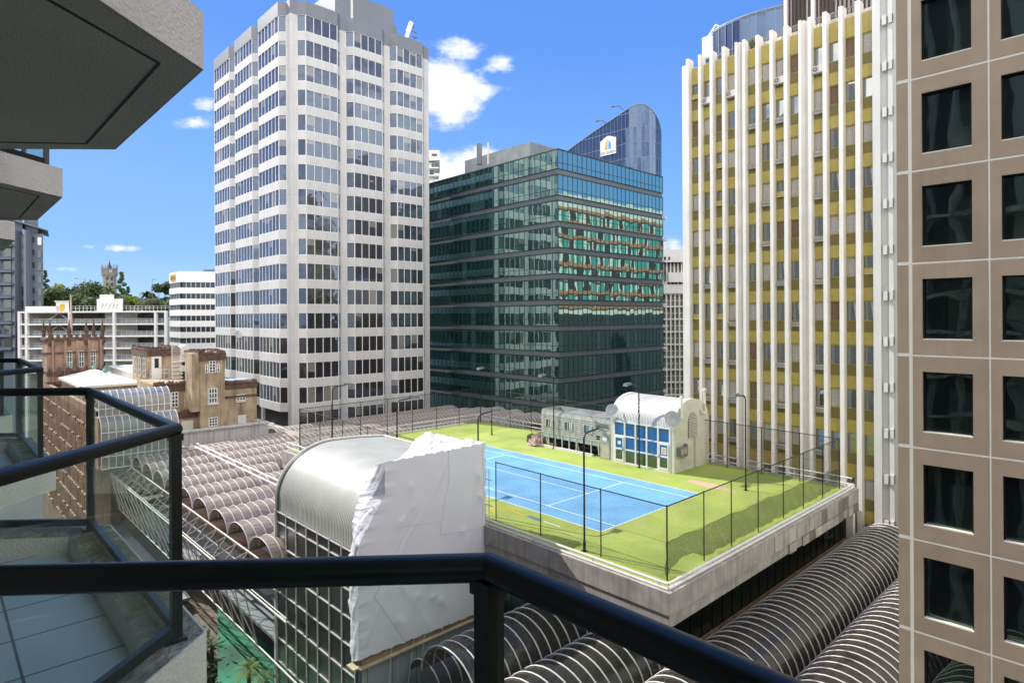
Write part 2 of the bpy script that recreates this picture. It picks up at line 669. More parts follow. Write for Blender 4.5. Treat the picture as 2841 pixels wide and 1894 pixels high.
M['groove'] = mat('soffit_groove', (.10, .10, .085), .9)
M['lichen'] = mat('stained_kerb', (.26, .25, .20), .9, amt=.5, scale=9., bump=.8, bscale=30, dirt=(.30, .26, .05), dirt_amt=.7)
M['turf'] = mat('green_turf', (.30, .375, .070), .9, amt=.2, scale=.28, bump=.4, bscale=90, dirt=(.36, .38, .13), dirt_amt=.75, detail=9)
M['court'] = mat('blue_court_turf', (.135, .345, .575), .85, amt=.16, scale=.4, bump=.3, bscale=90, dirt=(.19, .42, .62), dirt_amt=.6)
M['line'] = mat('white_line', (.80, .80, .82), .8, amt=.05)
M['pink'] = mat('bare_pink_patch', (.50, .34, .24), .9, amt=.15, scale=6)
M['yellow'] = mat('yellow_paint', (.70, .45, .02), .7)
M['bluepaint'] = mat('blue_paint', (.03, .15, .50), .7)
M['rail_white'] = mat('white_rail_paint', (.74, .72, .71), .4, amt=.08, scale=4, streak=.25, dirt=(.38, .34, .32))
M['black'] = mat('black_steel', (.012, .013, .015), .45, amt=.2)
M['balrail'] = mat('dark_green_rail', (.008, .012, .010), .34, amt=.25, scale=5, bump=.02, bscale=30, spec=.42)
M['mesh'] = wire_mesh('chain_link', (.02, .022, .022), .11, .10)
M['scrim'] = wire_mesh('green_scrim', (.035, .060, .018), .05, .36, .0)
M['glassbal'] = clear_glass('balustrade_glass', (.945, .985, .965), .02, (.50, .58, .52), .018, 4., blend=.05)
M['vault'] = None
M['rib'] = mat('vault_rib_white', (.70, .67, .65), .45, amt=.05)
M['truss'] = mat('truss_cream', (.50, .465, .41), .5, amt=.08)
M['ground'] = mat('asphalt', (.05, .05, .05), .9, amt=.2, scale=.2, bump=.3, bscale=6)
M['roofgrey'] = mat('grey_roof_sheet', (.24, .25, .27), .7, amt=.12, scale=.5)
M['roofwhite'] = mat('white_roof_sheet', (.70, .71, .72), .5, amt=.06, scale=.8)
M['sheet'] = ribbed('corrugated_cream_roof', (.46, .465, .42), .17, 1, .016, .4, .15)
M['sheet_x'] = ribbed('corrugated_white_roof', (.62, .62, .60), .15, 1, .035, .4, .1)
M['wrap'] = mat('white_shrink_wrap', (.71, .715, .77), .5, amt=.02, scale=1.5, bump=.12, bscale=3.5)
M['tile'] = None
M['brick'] = None


def vault_mat(name, c, alpha=.7, rough=.22, stain=(.10, .06, .04), refl=.12):
    m, t, p = nodes(name)
    L = t.links
    g = t.nodes.new('ShaderNodeNewGeometry')
    mp = t.nodes.new('ShaderNodeMapping')
    mp.inputs['Scale'].default_value = (.7, 3., 3.)
    L.new(g.outputs['Position'], mp.inputs['Vector'])
    n = t.nodes.new('ShaderNodeTexNoise')
    n.inputs['Scale'].default_value = 2.2
    n.inputs['Detail'].default_value = 9
    n.inputs['Roughness'].default_value = .68
    L.new(mp.outputs[0], n.inputs['Vector'])
    r = t.nodes.new('ShaderNodeMapRange')
    r.inputs['From Min'].default_value = .42
    r.inputs['From Max'].default_value = .68
    L.new(n.outputs[0], r.inputs['Value'])
    mx = t.nodes.new('ShaderNodeMixRGB')
    mx.inputs[1].default_value = (*c, 1)
    mx.inputs[2].default_value = (*stain, 1)
    L.new(r.outputs[0], mx.inputs[0])
    L.new(mx.outputs[0], p.inputs['Base Color'])
    p.inputs['Roughness'].default_value = rough
    p.inputs['Specular IOR Level'].default_value = .45
    tr = t.nodes.new('ShaderNodeBsdfTransparent')
    tr.inputs[0].default_value = (.55, .5, .45, 1)
    ms = t.nodes.new('ShaderNodeMixShader')
    ms.inputs[0].default_value = alpha
    L.new(tr.outputs[0], ms.inputs[1])
    L.new(p.outputs[0], ms.inputs[2])
    gl = t.nodes.new('ShaderNodeBsdfGlossy')
    gl.inputs['Roughness'].default_value = .08
    lw = t.nodes.new('ShaderNodeLayerWeight')
    lw.inputs['Blend'].default_value = .3
    m2 = t.nodes.new('ShaderNodeMixShader')
    k = t.nodes.new('ShaderNodeMath')
    k.operation = 'MULTIPLY'
    k.inputs[1].default_value = refl * 4
    k.use_clamp = True
    L.new(lw.outputs['Fresnel'], k.inputs[0])
    L.new(k.outputs[0], m2.inputs[0])
    L.new(ms.outputs[0], m2.inputs[1])
    L.new(gl.outputs[0], m2.inputs[2])
    L.new(m2.outputs[0], t.nodes['Material Output'].inputs[0])
    return m


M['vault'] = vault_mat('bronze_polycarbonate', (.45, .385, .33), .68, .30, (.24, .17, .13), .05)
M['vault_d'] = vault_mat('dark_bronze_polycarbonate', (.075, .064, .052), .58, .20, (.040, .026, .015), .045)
M['vault_g'] = vault_mat('grey_canopy_glazing', (.30, .30, .28), .85, .35, (.18, .18, .16), .05)


def tile_mat():
    m = panel_mat('balcony_floor_tile', (.46, .53, .53), .42, 100, .012, .5, .18, .16)
    t = m.node_tree
    # grid along the two horizontal axes instead of the wall axes
    L = t.links
    s = [n for n in t.nodes if n.type == 'SEPXYZ'][0]
    g = [n for n in t.nodes if n.type == 'NEW_GEOMETRY'][0]
    mp = t.nodes.new('ShaderNodeMapping')
    mp.inputs['Rotation'].default_value = (0, 0, 0)
    L.new(g.outputs['Position'], mp.inputs['Vector'])
    # x -> along, y -> vertical slot with its own period
    sw = t.nodes.new('ShaderNodeSeparateXYZ')
    L.new(mp.outputs[0], sw.inputs[0])
    cb = t.nodes.new('ShaderNodeCombineXYZ')
    L.new(sw.outputs[0], cb.inputs[0])
    k = t.nodes.new('ShaderNodeMath')
    k.operation = 'MULTIPLY'
    k.inputs[1].default_value = 100 / .42
    L.new(sw.outputs[1], k.inputs[0])
    L.new(k.outputs[0], cb.inputs[2])
    for l in list(s.inputs[0].links):
        L.remove(l)
    L.new(cb.outputs[0], s.inputs[0])
    # joint test in the second direction has to use the scaled axis
    for n in t.nodes:
        if n.type == 'MATH' and n.operation == 'LESS_THAN' and abs(n.inputs[1].default_value - .012 / 100) < 1e-6:
            n.inputs[1].default_value = .012 / .42
    return m


M['tile'] = tile_mat()


def brick_mat(name, c1, c2, mortar, sc=1.):
    m = mat(name, c1, .85, amt=.25, scale=.45, bump=.3, bscale=8, streak=.7, dirt=tuple(q * .32 for q in c1))
    return m


M['brick'] = brick_mat('red_brown_masonry', (.27, .145, .095), (.2, .1, .07), (.3, .25, .2))
M['brickdark'] = mat('weathered_coping', (.105, .062, .045), .9, amt=.45, scale=1.6, bump=.8, bscale=5)
M['stucco'] = mat('ochre_stucco', (.40, .31, .20), .85, amt=.3, scale=.45, bump=.3, bscale=10, streak=.85, dirt=(.115, .08, .055), sscale=(1.3, 1.3, .30))
M['stucco_red'] = mat('pink_stucco', (.34, .215, .150), .85, amt=.3, scale=.5, bump=.3, bscale=10, streak=.85, dirt=(.10, .06, .05), sscale=(1.5, 1.5, .30))
M['copper'] = mat('green_copper', (.12, .30, .24), .6)
M['tanwall'] = mat('tan_street_wall', (.26, .17, .12), .85, amt=.3, scale=.6, streak=.6)
M['leaf'] = mat('foliage_mid', (.085, .135, .035), .8, amt=.55, scale=.35)
M['leafd'] = mat('foliage_dark', (.055, .090, .030), .8, amt=.5, scale=.35)
M['leafy'] = mat('foliage_yellow', (.17, .21, .025), .8, amt=.4, scale=.4)
M['leafg'] = mat('foliage_grey', (.12, .15, .07), .8, amt=.5, scale=.35)
M['bark'] = mat('bark', (.07, .05, .035), .9)
M['aptblue'] = panel_mat('slate_blue_wall', (.11, .14, .185), 2.8, 3.1, .06, .6, .7, .12)
M['aptwin'] = mirror_glass('apartment_dark_window', (.5, .62, .65), (.02, .022, .022), .03, wav=.02)
M['aptpale'] = mirror_glass('apartment_pale_window', (.85, .95, .9), (.20, .25, .24), .28, wav=.02)
M['stone'] = mat('grey_stone', (.24, .235, .21), .9, amt=.25, scale=.4)
M['awning'] = mat('green_shade_cloth', (.008, .15, .075), .7, amt=.6, scale=.35)
M['orange'] = mat('orange_canvas', (.7, .22, .03), .7)
M['banner'] = mat('sign_white', (.8, .8, .8), .5, amt=.01)
M['gold'] = mat('gold_sign', (.55, .34, .04), .5)
M['terra'] = mat('terracotta_band', (.42, .17, .09), .7, amt=.1)
M['tealpanel'] = mat('teal_panel', (.06, .28, .23), .4, amt=.1)
M['creamwall'] = mat('cream_wall', (.62, .60, .52), .7, amt=.08)
M['tank'] = mat('blue_tank', (.03, .14, .22), .5, amt=.15)
M['tarp'] = mat('crumpled_pink_tarp', (.50, .36, .32), .8, amt=.2, scale=6)

GZ = -26.0   # street level


def jitter_pane(mb, p0, u, w, h, m=0, j=.0035, curve=0):
    """glass pane with corner p0, running w along u and h up, set a hair out of true"""
    p0 = Vector(p0)
    u = Vector(u).normalized()
    n = Vector((u.y, -u.x, 0))
    a, b = random.uniform(-j, j), random.uniform(-j, j)
    z = Vector((0, 0, 1))
    mb.poly([p0, p0 + u * w + n * a * w, p0 + u * w + z * h + n * (a * w + b * h), p0 + z * h + n * b * h], m)


# ---------------------------------------------------------------- ground
mb = MB()
mb.box(-2500, 2500, -2500, 2500, GZ - 1, GZ)
tag(mb.build('ground', M['ground']), kind='structure')

# =========================================================== WHITE OFFICE TOWER
XL, YR = 9.61, 63.15        # recessed planes
CH = .9
tower = thing('office_tower', (XL, YR, GZ), 'tall white office tower with bands of bay windows on its two visible sides', 'office building')
right_bays = [10.63 + 7.63 * i for i in range(3)]
left_bays = [64.35 + 9.93 * i for i in range(3)]
XR = 33.6
YB = left_bays[2] + 9.93 + .1


def tower_outline(off=0.):
    pts = []
    # from the near corner along the right-hand side (x grows), then round the back
    pts.append((XL - off, YR - off))
    for xs in right_bays:
        pts += [(xs, YR - off), (xs + CH, YR - CH - off), (xs + CH + 4.95, YR - CH - off), (xs + 2 * CH + 4.95, YR - off)]
    pts.append((XR + off, YR - off))
    pts.append((XR + off, YB + off))
    pts.append((XL - off, YB + off))
    for ys in reversed(left_bays):
        pts += [(XL - off, ys + 2 * .85 + 7.4), (XL - .85 - off, ys + .85 + 7.4), (XL - .85 - off, ys + .85), (XL - off, ys)]
    return pts


OUT = tower_outline()
FL = 3.545
NF = 17
ZT = 55.58
for i in range(NF):
    zt = ZT - FL * i - 2.37
    mb = MB()
    mb.prism(OUT, zt - (FL - 2.37), zt)
    mb.build('spandrel_band', M['tower'], tower)
mb = MB()
mb.prism(tower_outline(.03), ZT, 57.55)
mb.build('parapet', M['tower_grey'], tower)
zb = ZT - FL * NF
mb = MB()
mb.prism(OUT, GZ, zb + .001)
mb.build('podium_wall', M['tower'], tower)
core = MB()
core.box(XL + .35, XR - .3, YR + .35, YB - .3, GZ, ZT + .5)
core.build('core', M['core'], tower)
# columns
cols = [(XL - .004, right_bays[0] - .002, YR - .004, left_bays[0] - .002)]
for i, xs in enumerate(right_bays):
    x0 = xs + 2 * CH + 4.95
    x1 = right_bays[i + 1] if i < 2 else XR + .004
    cols.append((x0, x1, YR - .004, YR + .6))
for i, ys in enumerate(left_bays):
    y0 = ys + 2 * .85 + 7.4
    y1 = left_bays[i + 1] if i < 2 else YB + .004
    cols.append((XL - .004, XL + .6, y0, y1))
for (x0, x1, y0, y1) in cols:
    mb = MB()
    mb.box(x0, x1, y0, y1, GZ, ZT + .01)
    mb.build('column', M['tower'], tower)


brnd = random.Random(44)


def bay_window(pts, z0, h, panes, parent):
    """pts: plan polyline of a bay; panes: number of panes on each leg"""
    mb = MB()
    for (a, b), n in zip(zip(pts[:-1], pts[1:]), panes):
        a, b = Vector((*a, z0)), Vector((*b, z0))
        d = (b - a)
        ln = d.length
        d.normalize()
        nrm = Vector((d.y, -d.x, 0))
        a2 = a - nrm * .10
        w = ln / n
        for k in range(n):
            bl = brnd.random()
            if bl < .13:   # blind lowered part of the way
                dz = h * brnd.choice((.25, .4, .6, 1.))
                jitter_pane(mb, a2 + d * (w * k) + Vector((0, 0, h - dz)), d, w, dz, 2, .004)
                if dz < h:
                    jitter_pane(mb, a2 + d * (w * k), d, w, h - dz, 0, .005)
            else:
                jitter_pane(mb, a2 + d * (w * k), d, w, h, 0, .006)
        for k in range(n + 1):
            q = a - nrm * .06 + d * (w * k)
            if k in (0, n):
                q = q + d * (.04 if k == 0 else -.04)
            mb.bar(q, q + Vector((0, 0, h)), .075, .09, 1, up=d)
        # frame head and sill
        mb.bar(a - nrm * .05 + Vector((0, 0, .03)), b - nrm * .05 + Vector((0, 0, .03)), .08, .06, 1)
        mb.bar(a - nrm * .05 + Vector((0, 0, h - .03)), b - nrm * .05 + Vector((0, 0, h - .03)), .08, .06, 1)
    mb.build('bay_window', [M['tower_glass'], M['whiteframe'], M['tower_blind']], parent)


for i in range(NF):
    z0 = ZT - FL * i - 2.37
    for xs in right_bays:
        bay_window([(xs, YR), (xs + CH, YR - CH), (xs + CH + 4.95, YR - CH), (xs + 2 * CH + 4.95, YR)], z0, 2.37, (1, 4, 1), tower)
    if i < 16:
        for ys in left_bays:
            bay_window([(XL, ys + 9.1), (XL - .85, ys + 8.25), (XL - .85, ys + .85), (XL, ys)], z0, 2.37, (1, 6, 1), tower)
mb = MB()
mb.box(XL + .5, XR - .5, YR + .5, YB - .5, 56.2, 56.5)
mb.build('roof', M['roofgrey'], tower)
mb = MB()
mb.box(19.2, 29.9, 68.2, 84, 56.5, 64.6)
mb.box(29.9, 31.9, 70.2, 84, 56.5, 63.2)
pl = mb.build('plant_room', M['tower_grey'], tower)
mb = MB()
mb.box(21.9, 22.3, 68.05, 68.2, 56.5, 66.)
mb.build('pipe', M['concrete_l'], tower)
# window-cleaning crane on the roof
t = thing('roof_crane', tuple(at(945, 100, y=66)), 'small white window-cleaning crane on the roof of the white tower', 'crane')
a = at(930, 84, y=66)
b = at(945, 52, y=66)
c = at(951, 66, y=66)
mb = MB()
mb.box(a.x - .7, a.x + 1.6, 65.3, 66.7, 56.5, a.z - .6)
mb.build('base', M['white'], t)
mb = MB()
mb.bar(a - Vector((0, 0, .8)), b, .5, .55)
mb.build('jib', M['white'], t)
mb = MB()
mb.tube([b, c, c - Vector((0, 0, 1.8))], .09, 6)
mb.tube([c - Vector((.5, 0, .6)), c + Vector((.5, 0, -.6))], .08, 6)
mb.tube([c - Vector((.5, 0, 1.5)), c + Vector((.6, 0, -1.5))], .08, 6)
mb.build('hook', M['steel_grey'], t)

# =========================================================== GREEN GLASS OFFICE
GX, GY = 40.94, 40.56
GXR, GYB = 69.0, 84.0
grn = thing('glass_office', (GX, GY, GZ), 'green glass office block with grey bands between the floors, in the middle', 'office building')
GF = 3.93
tops = [34.56 - GF * i for i in range(12)]
mb = MB()
mb.box(GX + .4, GXR - .4, GY + .4, GYB - .4, GZ, 36.9)
mb.build('core', M['core'], grn)


def glass_band(z0, z1, trans=None):
    """one floor of curtain wall, the two sides that face the viewer, as two parts"""
    for side in (0, 1):
        mb = MB()
        if side == 0:
            n = 36
            w = (GYB - GY) / n
            for k in range(n):
                jitter_pane(mb, (GX, GYB - k * w, z0), (0, -1, 0), w, z1 - z0, 2 if brnd.random() < .14 else 0, .003)
            for k in range(n + 1):
                mb.box(GX - .05, GX + .05, GYB - k * w - .035, GYB - k * w + .035, z0, z1, 1)
            mb.box(GX - .04, GX + .04, GY, GYB, trans - .03, trans + .03, 1)
            mb.box(GX - .07, GX + .05, GY, GYB, z1 - .08, z1, 1)
        else:
            n = 25
            w = (GXR - GX) / n
            for k in range(n):
                jitter_pane(mb, (GX + k * w, GY, z0), (1, 0, 0), w, z1 - z0, 2 if brnd.random() < .14 else 0, .003)
            for k in range(n + 1):
                mb.box(GX + k * w - .035, GX + k * w + .035, GY - .05, GY + .05, z0, z1, 1)
            mb.box(GX, GXR, GY - .04, GY + .04, trans - .03, trans + .03, 1)
            mb.box(GX, GXR, GY - .07, GY + .05, z1 - .08, z1, 1)
        mb.build('curtain_wall_band', [M['green_glass'], M['green_frame'], M['green_blind']], grn)


glass_band(34.56, 37.4, 35.45)
for i, zt in enumerate(tops):
    mb = MB()
    mb.box(GX + .12, GXR, GY + .12, GYB, zt - .90, zt)
    mb.box(GX - .02, GXR, GY - .02, GYB, zt - .08, zt, 1)
    mb.box(GX - .02, GXR, GY - .02, GYB, zt - .90, zt - .80, 1)
    mb.build('spandrel_band', [M['steel_grey'], M['green_frame']], grn)
    z1 = zt - .90
    z0 = (tops[i + 1] if i + 1 < len(tops) else GZ)
    glass_band(z0, z1, z0 + .85)
    # bracket lights at the right-hand corner
mb = MB()
mb.box(GX - .08, GXR + .05, GY - .08, GYB, 37.4, 37.5)
mb.build('roof_edge', M['green_frame'], grn)
mb = MB()
mb.box(49, 62, 54.5, 72.6, 37.5, 42.95)
mb.build('plant_room', mat('plant_room_render', (.22, .25, .27), .8, amt=.18, scale=.6), grn)
p0, p1 = at(1101, 378, x=46.5), at(1101, 331, x=46.5)
mb = MB()
mb.tube([p0, p1], .52, 16)
mb.build('flue', M['tower_grey'], grn)
p0, p1 = at(1121, 378, x=46.5), at(1121, 329, x=46.5)
mb = MB()
mb.tube([p0, p1], .15, 10)
mb.build('flue', M['concrete_l'], grn)
for i in range(9):
    mb = MB()
    z = tops[i + 1] - .5
    mb.box(GXR, GXR + .6, GY + .1, GY + .3, z - .1, z + .05)
    mb.box(GXR + .4, GXR + 1.0, GY - .2, GY + .3, z - .25, z + .2)
    mb.build('corner_bracket', M['white'], grn)

# =========================================================== YELLOW APARTMENT TOWER
YX, YXB = 22.5, 23.1
apt = thing('apartment_tower', (YX, 8.4, GZ), 'tall apartment tower with white vertical fins and olive yellow panels', 'apartment building')
wins = [(7.62, 6.68), (6.44, 5.55), (5.28, 4.39), (4.14, 3.20), (2.29, 1.38), (1.12, .19), (-.07, -.96), (-1.25, -2.13),
        (-3.10, -3.95), (-4.24, -5.11), (-5.41, -6.26), (-6.60, -7.44)]
mb = MB()
mb.box(YXB + .25, 44, -8.3, 8.1, GZ, 34.6)
mb.build('core', M['core'], apt)
# fins: each runs from the far edge of the window on its right to the near edge of the one on its left
fins = []
for i in range(len(wins) - 1):
    fins.append((wins[i][1], wins[i + 1][0]))
for (ya, yb) in fins:
    mb = MB()
    if ya - yb > .7:   # broad pilaster: two fins with a sunk face between them
        mb.box(YX, YXB + .3, ya - .20, ya, GZ, 35.7)
        mb.box(YX, YXB + .3, yb, yb + .24, GZ, 35.7)
        mb.box(YX + .30, YXB + .3, yb + .22, ya - .18, GZ, 35.6)
        mb.box(YX + .16, YXB + .3, ya - .42, ya - .19, GZ, 35.65)
    else:
        w = (ya - yb)
        mb.box(YX, YXB + .3, yb, ya, GZ, 35.7)
    mb.build('fin', M['fin'], apt)
mb = MB()
mb.box(YX, YXB + .3, 7.64, 7.9, GZ, 35.7)
mb.box(YX + .1, 44.0, 7.9, 8.36, GZ, 35.2)
mb.build('end_wall', M['fin'], apt)
mb = MB()
mb.box(YX - .05, YXB + .3, -7.95, -7.44, GZ, 38)
mb.box(YX + .2, 44, -10.5, -7.94, GZ, 38)
mb.build('end_wall', M['finwall'], apt)
mb = MB()
mb.box(YX + .05, YX + .25, -8.72, -8.42, GZ, 38)
pipe = mb.build('downpipe', M['finwall'], apt)
for i in range(14):
    z = 33.6 - 3.315 * i
    mb = MB()
    mb.box(YX - .12, YX + .2, -8.36, -8.10, z - .35, z + .32)
    mb.box(YX - .12, YX + .2, -8.72, -8.52, z - .32, z + .36)
    mb.build('pipe_bracket', M['finwall'], apt)
FY = 3.335
mb = MB()
mc = MB()
for k in range(16):
    x = 24.0 + k * 1.25
    mc.box(x, x + .28, 8.36, 8.9, GZ, 35.4)
for k in range(16):
    z = 33.4 - FY * k
    mb.box(24.0, 43.5, 8.36, 8.45, z - FY, z - 1.5)
mb.build('side_panels', M['olive'], apt)
mc.build('side_fins', M['fin'], apt)
mb = MB()
for k in range(16):
    z = 33.4 - FY * k
    mb.box(24.0, 43.5, 8.36, 8.40, z - 1.5, z)
mb.build('side_glazing', M['core'], apt)
rows = [33.4 - FY * i for i in range(16)]
wins_made = []
kinds = [0, 1, 2, 3]
stuffp = MB()
npan = 0
for ci, (ya, yb) in reversed(list(enumerate(wins))):
    for r_, zt in enumerate([33.4 + FY] + rows):
        zl_ = 33.4 if r_ == 0 else zt - FY
        mb = MB() if (ci > 5 and 0 <= r_ < 15) else stuffp
        if r_ == 0:
            mb.box(YXB - .02, YXB + .2, yb - .02, ya + .06, 33.4, 34.9, 0)
        else:
            mb.box(YXB, YXB + .2, yb - .02, ya + .06, zt - 1.55 - .82, zt - 1.55, 1)
            mb.box(YXB - .03, YXB + .2, yb - .02, ya + .06, zt - FY, zt - 1.55 - .82, 0)
        if mb is not stuffp:
            mb.build('spandrel_panel', [M['olive'], M['olive_dark']], apt)
tag(stuffp.build('spandrel_panel', [M['olive'], M['olive_dark']], apt), kind='stuff')
rnd = random.Random(11)
cand = []
for ci, (ya, yb) in enumerate(wins):
    for r_, zt in enumerate(rows):
        if r_ > 13:
            continue
        cand.append((ci, r_, ya, yb, zt))
# the hundred windows that show largest are parts, the rest one part
cand.sort(key=lambda q: abs(q[4] - 14) * .4 - q[0] * 2.2)
rest = MB()
for n, (ci, r_, ya, yb, zt) in enumerate(cand):
    mb = MB() if n < 99 else rest
    z0, z1 = zt - 1.53, zt - .02
    k = rnd.random()
    y0, y1 = yb - .03, ya + .03
    mb.box(YXB + .02, YXB + .10, y0, y0 + .04, z0, z1, 1)
    mb.box(YXB + .02, YXB + .10, y1 - .04, y1, z0, z1, 1)
    mb.box(YXB + .02, YXB + .12, y0, y1, z0, z0 + .05, 1)
    mb.box(YXB + .02, YXB + .12, y0, y1, z1 - .05, z1, 1)
    x = YXB + .11
    if k < .30:      # net curtain drawn across
        mb.grid(lambda u, v: (x + .02 * math.sin(u * 46 + ci), y0 + .05 + (y1 - y0 - .1) * u, z0 + .05 + (z1 - z0 - .1) * v), 24, 1, 2)
    elif k < .42:
        mb.grid(lambda u, v: (x + .02 * math.sin(u * 40 + ci), y0 + .05 + (y1 - y0 - .1) * u, z0 + .05 + (z1 - z0 - .1) * v), 24, 1, 3)
    elif k < .52:    # curtain half open
        mb.grid(lambda u, v: (x, y0 + .05 + (y1 - y0) * .42 * u * (.6 + .4 * v), z0 + .05 + (z1 - z0 - .1) * v), 4, 4, 2)
        jitter_pane(mb, (YXB + .14, y1 - .04, z0 + .05), (0, -1, 0), y1 - y0 - .08, z1 - z0 - .1, 0, .02)
    elif k < .62 and r_ < 7:  # opened sash
        jitter_pane(mb, (YXB + .14, y1 - .04, z0 + .05), (0, -1, 0), y1 - y0 - .08, z1 - z0 - .1, 0, .02)
        mb.hexa([(YXB - .14, y0 + .1, z0 + .12), (YXB - .10, y0 + .1, z0 + .12), (YXB - .10, y1 - .06, z0 + .12), (YXB - .14, y1 - .06, z0 + .12),
                 (YXB + .02, y0 + .1, z0 + .62), (YXB + .05, y0 + .1, z0 + .62), (YXB + .05, y1 - .06, z0 + .62), (YXB + .02, y1 - .06, z0 + .62)], 1)
    else:
        jitter_pane(mb, (YXB + .09, y1 - .04, z0 + .05), (0, -1, 0), y1 - y0 - .08, z1 - z0 - .1, 0, .03)
    if n < 99:
        mb.build('window', [M['ygl'], M['olive'], M['curtain'], M['curtain_tan']], apt)
o = rest.build('window', [M['ygl'], M['olive'], M['curtain'], M['curtain_tan']], apt)
tag(o, kind='stuff')
# air conditioners: (column, row) as in the photograph
acs = [(1, 0), (3, 0), (6, 0), (8, 0), (4, 1), (6, 1), (8, 1), (4, 2), (6, 2), (8, 2), (5, 3), (8, 3), (5, 4), (8, 4), (1, 5), (3, 5), (6, 5), (8, 5),
       (3, 6), (7, 6), (1, 7), (3, 7), (6, 7), (8, 7), (1, 8), (3, 8), (6, 8), (8, 8), (1, 9), (3, 9), (6, 9), (8, 9)]
for (ci, r_) in acs:
    ya, yb = wins[ci]
    zt = rows[r_] - 1.58
    mb = MB()
    big = r_ == 0
    x0 = YXB - (.45 if big else .32)
    h = .55 if big else .36
    mb.box(x0, YXB + .02, yb - .02, ya - .02, zt - h - .04, zt - .04)
    o = mb.build('air_conditioner', M['ac'], apt)
    mb = MB()
    if big:
        cy, cz = ya - .26, zt - .04 - h / 2
        ring = [(x0 - .012, cy + .19 * math.cos(a_ * math.pi / 8), cz + .19 * math.sin(a_ * math.pi / 8)) for a_ in range(16)]
        mb.poly(list(reversed(ring)))
        mb.box(x0 - .03, x0, cy - .05, cy + .05, cz - .05, cz + .05, 1)
    else:
        for q in range(5):
            mb.box(x0 - .012, x0, yb + .04, ya - .08, zt - h + .02 + q * .055, zt - h + .045 + q * .055)
    g_ = mb.build('grille', [M['ac_dark'], M['ac']], o)
# roof edge clutter
mb = MB()
mb.box(YXB, 44, -7.4, 7.7, 34.6, 34.95)
mb.box(YXB + 1.2, YXB + 1.5, -7.4, 2.2, 34.95, 35.7)
for k in range(40):
    y = 2.0 - k * .235
    mb.box(YXB + .9, YXB + 1.2, y, y + rnd.uniform(.05, .18), 34.95, 35.2 + rnd.uniform(0, .45))
mb.build('roof', [M['creamwall']], apt)
mb = MB()
for (z, r_) in ((35.85, .035), (35.45, .02)):
    mb.tube([(YXB + .8, 7.4, z), (YXB + .8, 3.2, z)], r_, 5)
for k in range(18):
    y = 7.4 - k * .25
    mb.tube([(YXB + .8, y, 34.95), (YXB + .8, y, 35.85)], .015, 4)
for k in range(60):
    y = 2.9 - k * .15
    mb.box(YXB + .95, YXB + 1.0, y, y + .05, 35.7, 36.05)
mb.box(YXB + .93, YXB + 1.03, -6.2, 2.9, 36.05, 36.12)
mb.build('roof_railing', M['ac_dark'], apt)
# ribbed plant storey above the roof
mb = MB()
mb.box(27, 43, -12, .93, 34.95, 43)
o = mb.build('plant_storey', M['brownrib'], apt)
mb = MB()
for k in range(28):
    y = .85 - k * .33
    mb.box(26.86, 27.0, y - .09, y + .09, 35, 43)
mb.build('cladding_rib', M['brownrib'], o)
for px in (1805, 1868):
    p0, p1 = at(px, 130, x=26.6), at(px, -60, x=26.6)
    mb = MB()
    mb.tube([(p0.x, p0.y, 34.95), (p0.x, p0.y, 43)], .14, 10)
    mb.build('vent_pipe', M['white'], apt)


def shrub(name, loc, r, n, m, label, cat, leaf=.12, squash=1., seed=1):
    rr = random.Random(seed)
    mb = MB()
    for _ in range(n):
        d = Vector((rr.gauss(0, 1), rr.gauss(0, 1), rr.gauss(0, .7))).normalized() * r * rr.random() ** .5
        c = Vector(loc) + Vector((d.x, d.y, d.z * squash + r * squash))
        a = Vector((rr.uniform(-1, 1), rr.uniform(-1, 1), rr.uniform(-.3, 1))).normalized()
        b = a.cross(Vector((rr.uniform(-1, 1), rr.uniform(-1, 1), rr.uniform(-1, 1)))).normalized()
        s = leaf * rr.uniform(.6, 1.4)
        mb.poly([c - a * s, c + b * s * .4, c + a * s, c - b * s * .4])
    return tag(mb.build(name, m), label, cat)


shrub('roof_plant', (YXB + .5, 2.15, 34.95), .5, 160, M['leafg'], 'sparse grey-green plant on the roof edge of the yellow tower', 'plant', .14, 1.2, 3)
shrub('roof_plant', (YXB + .5, 4.55, 34.9), .38, 160, M['leafy'], 'yellow-green tuft of plant between two fins at the roof edge', 'plant', .14, .9, 4)
shrub('roof_plant', (YXB + .5, 6.95, 34.8), .38, 110, M['leafd'], 'dark weeds on the roof edge at the far left corner of the yellow tower', 'plant', .14, .7, 5)

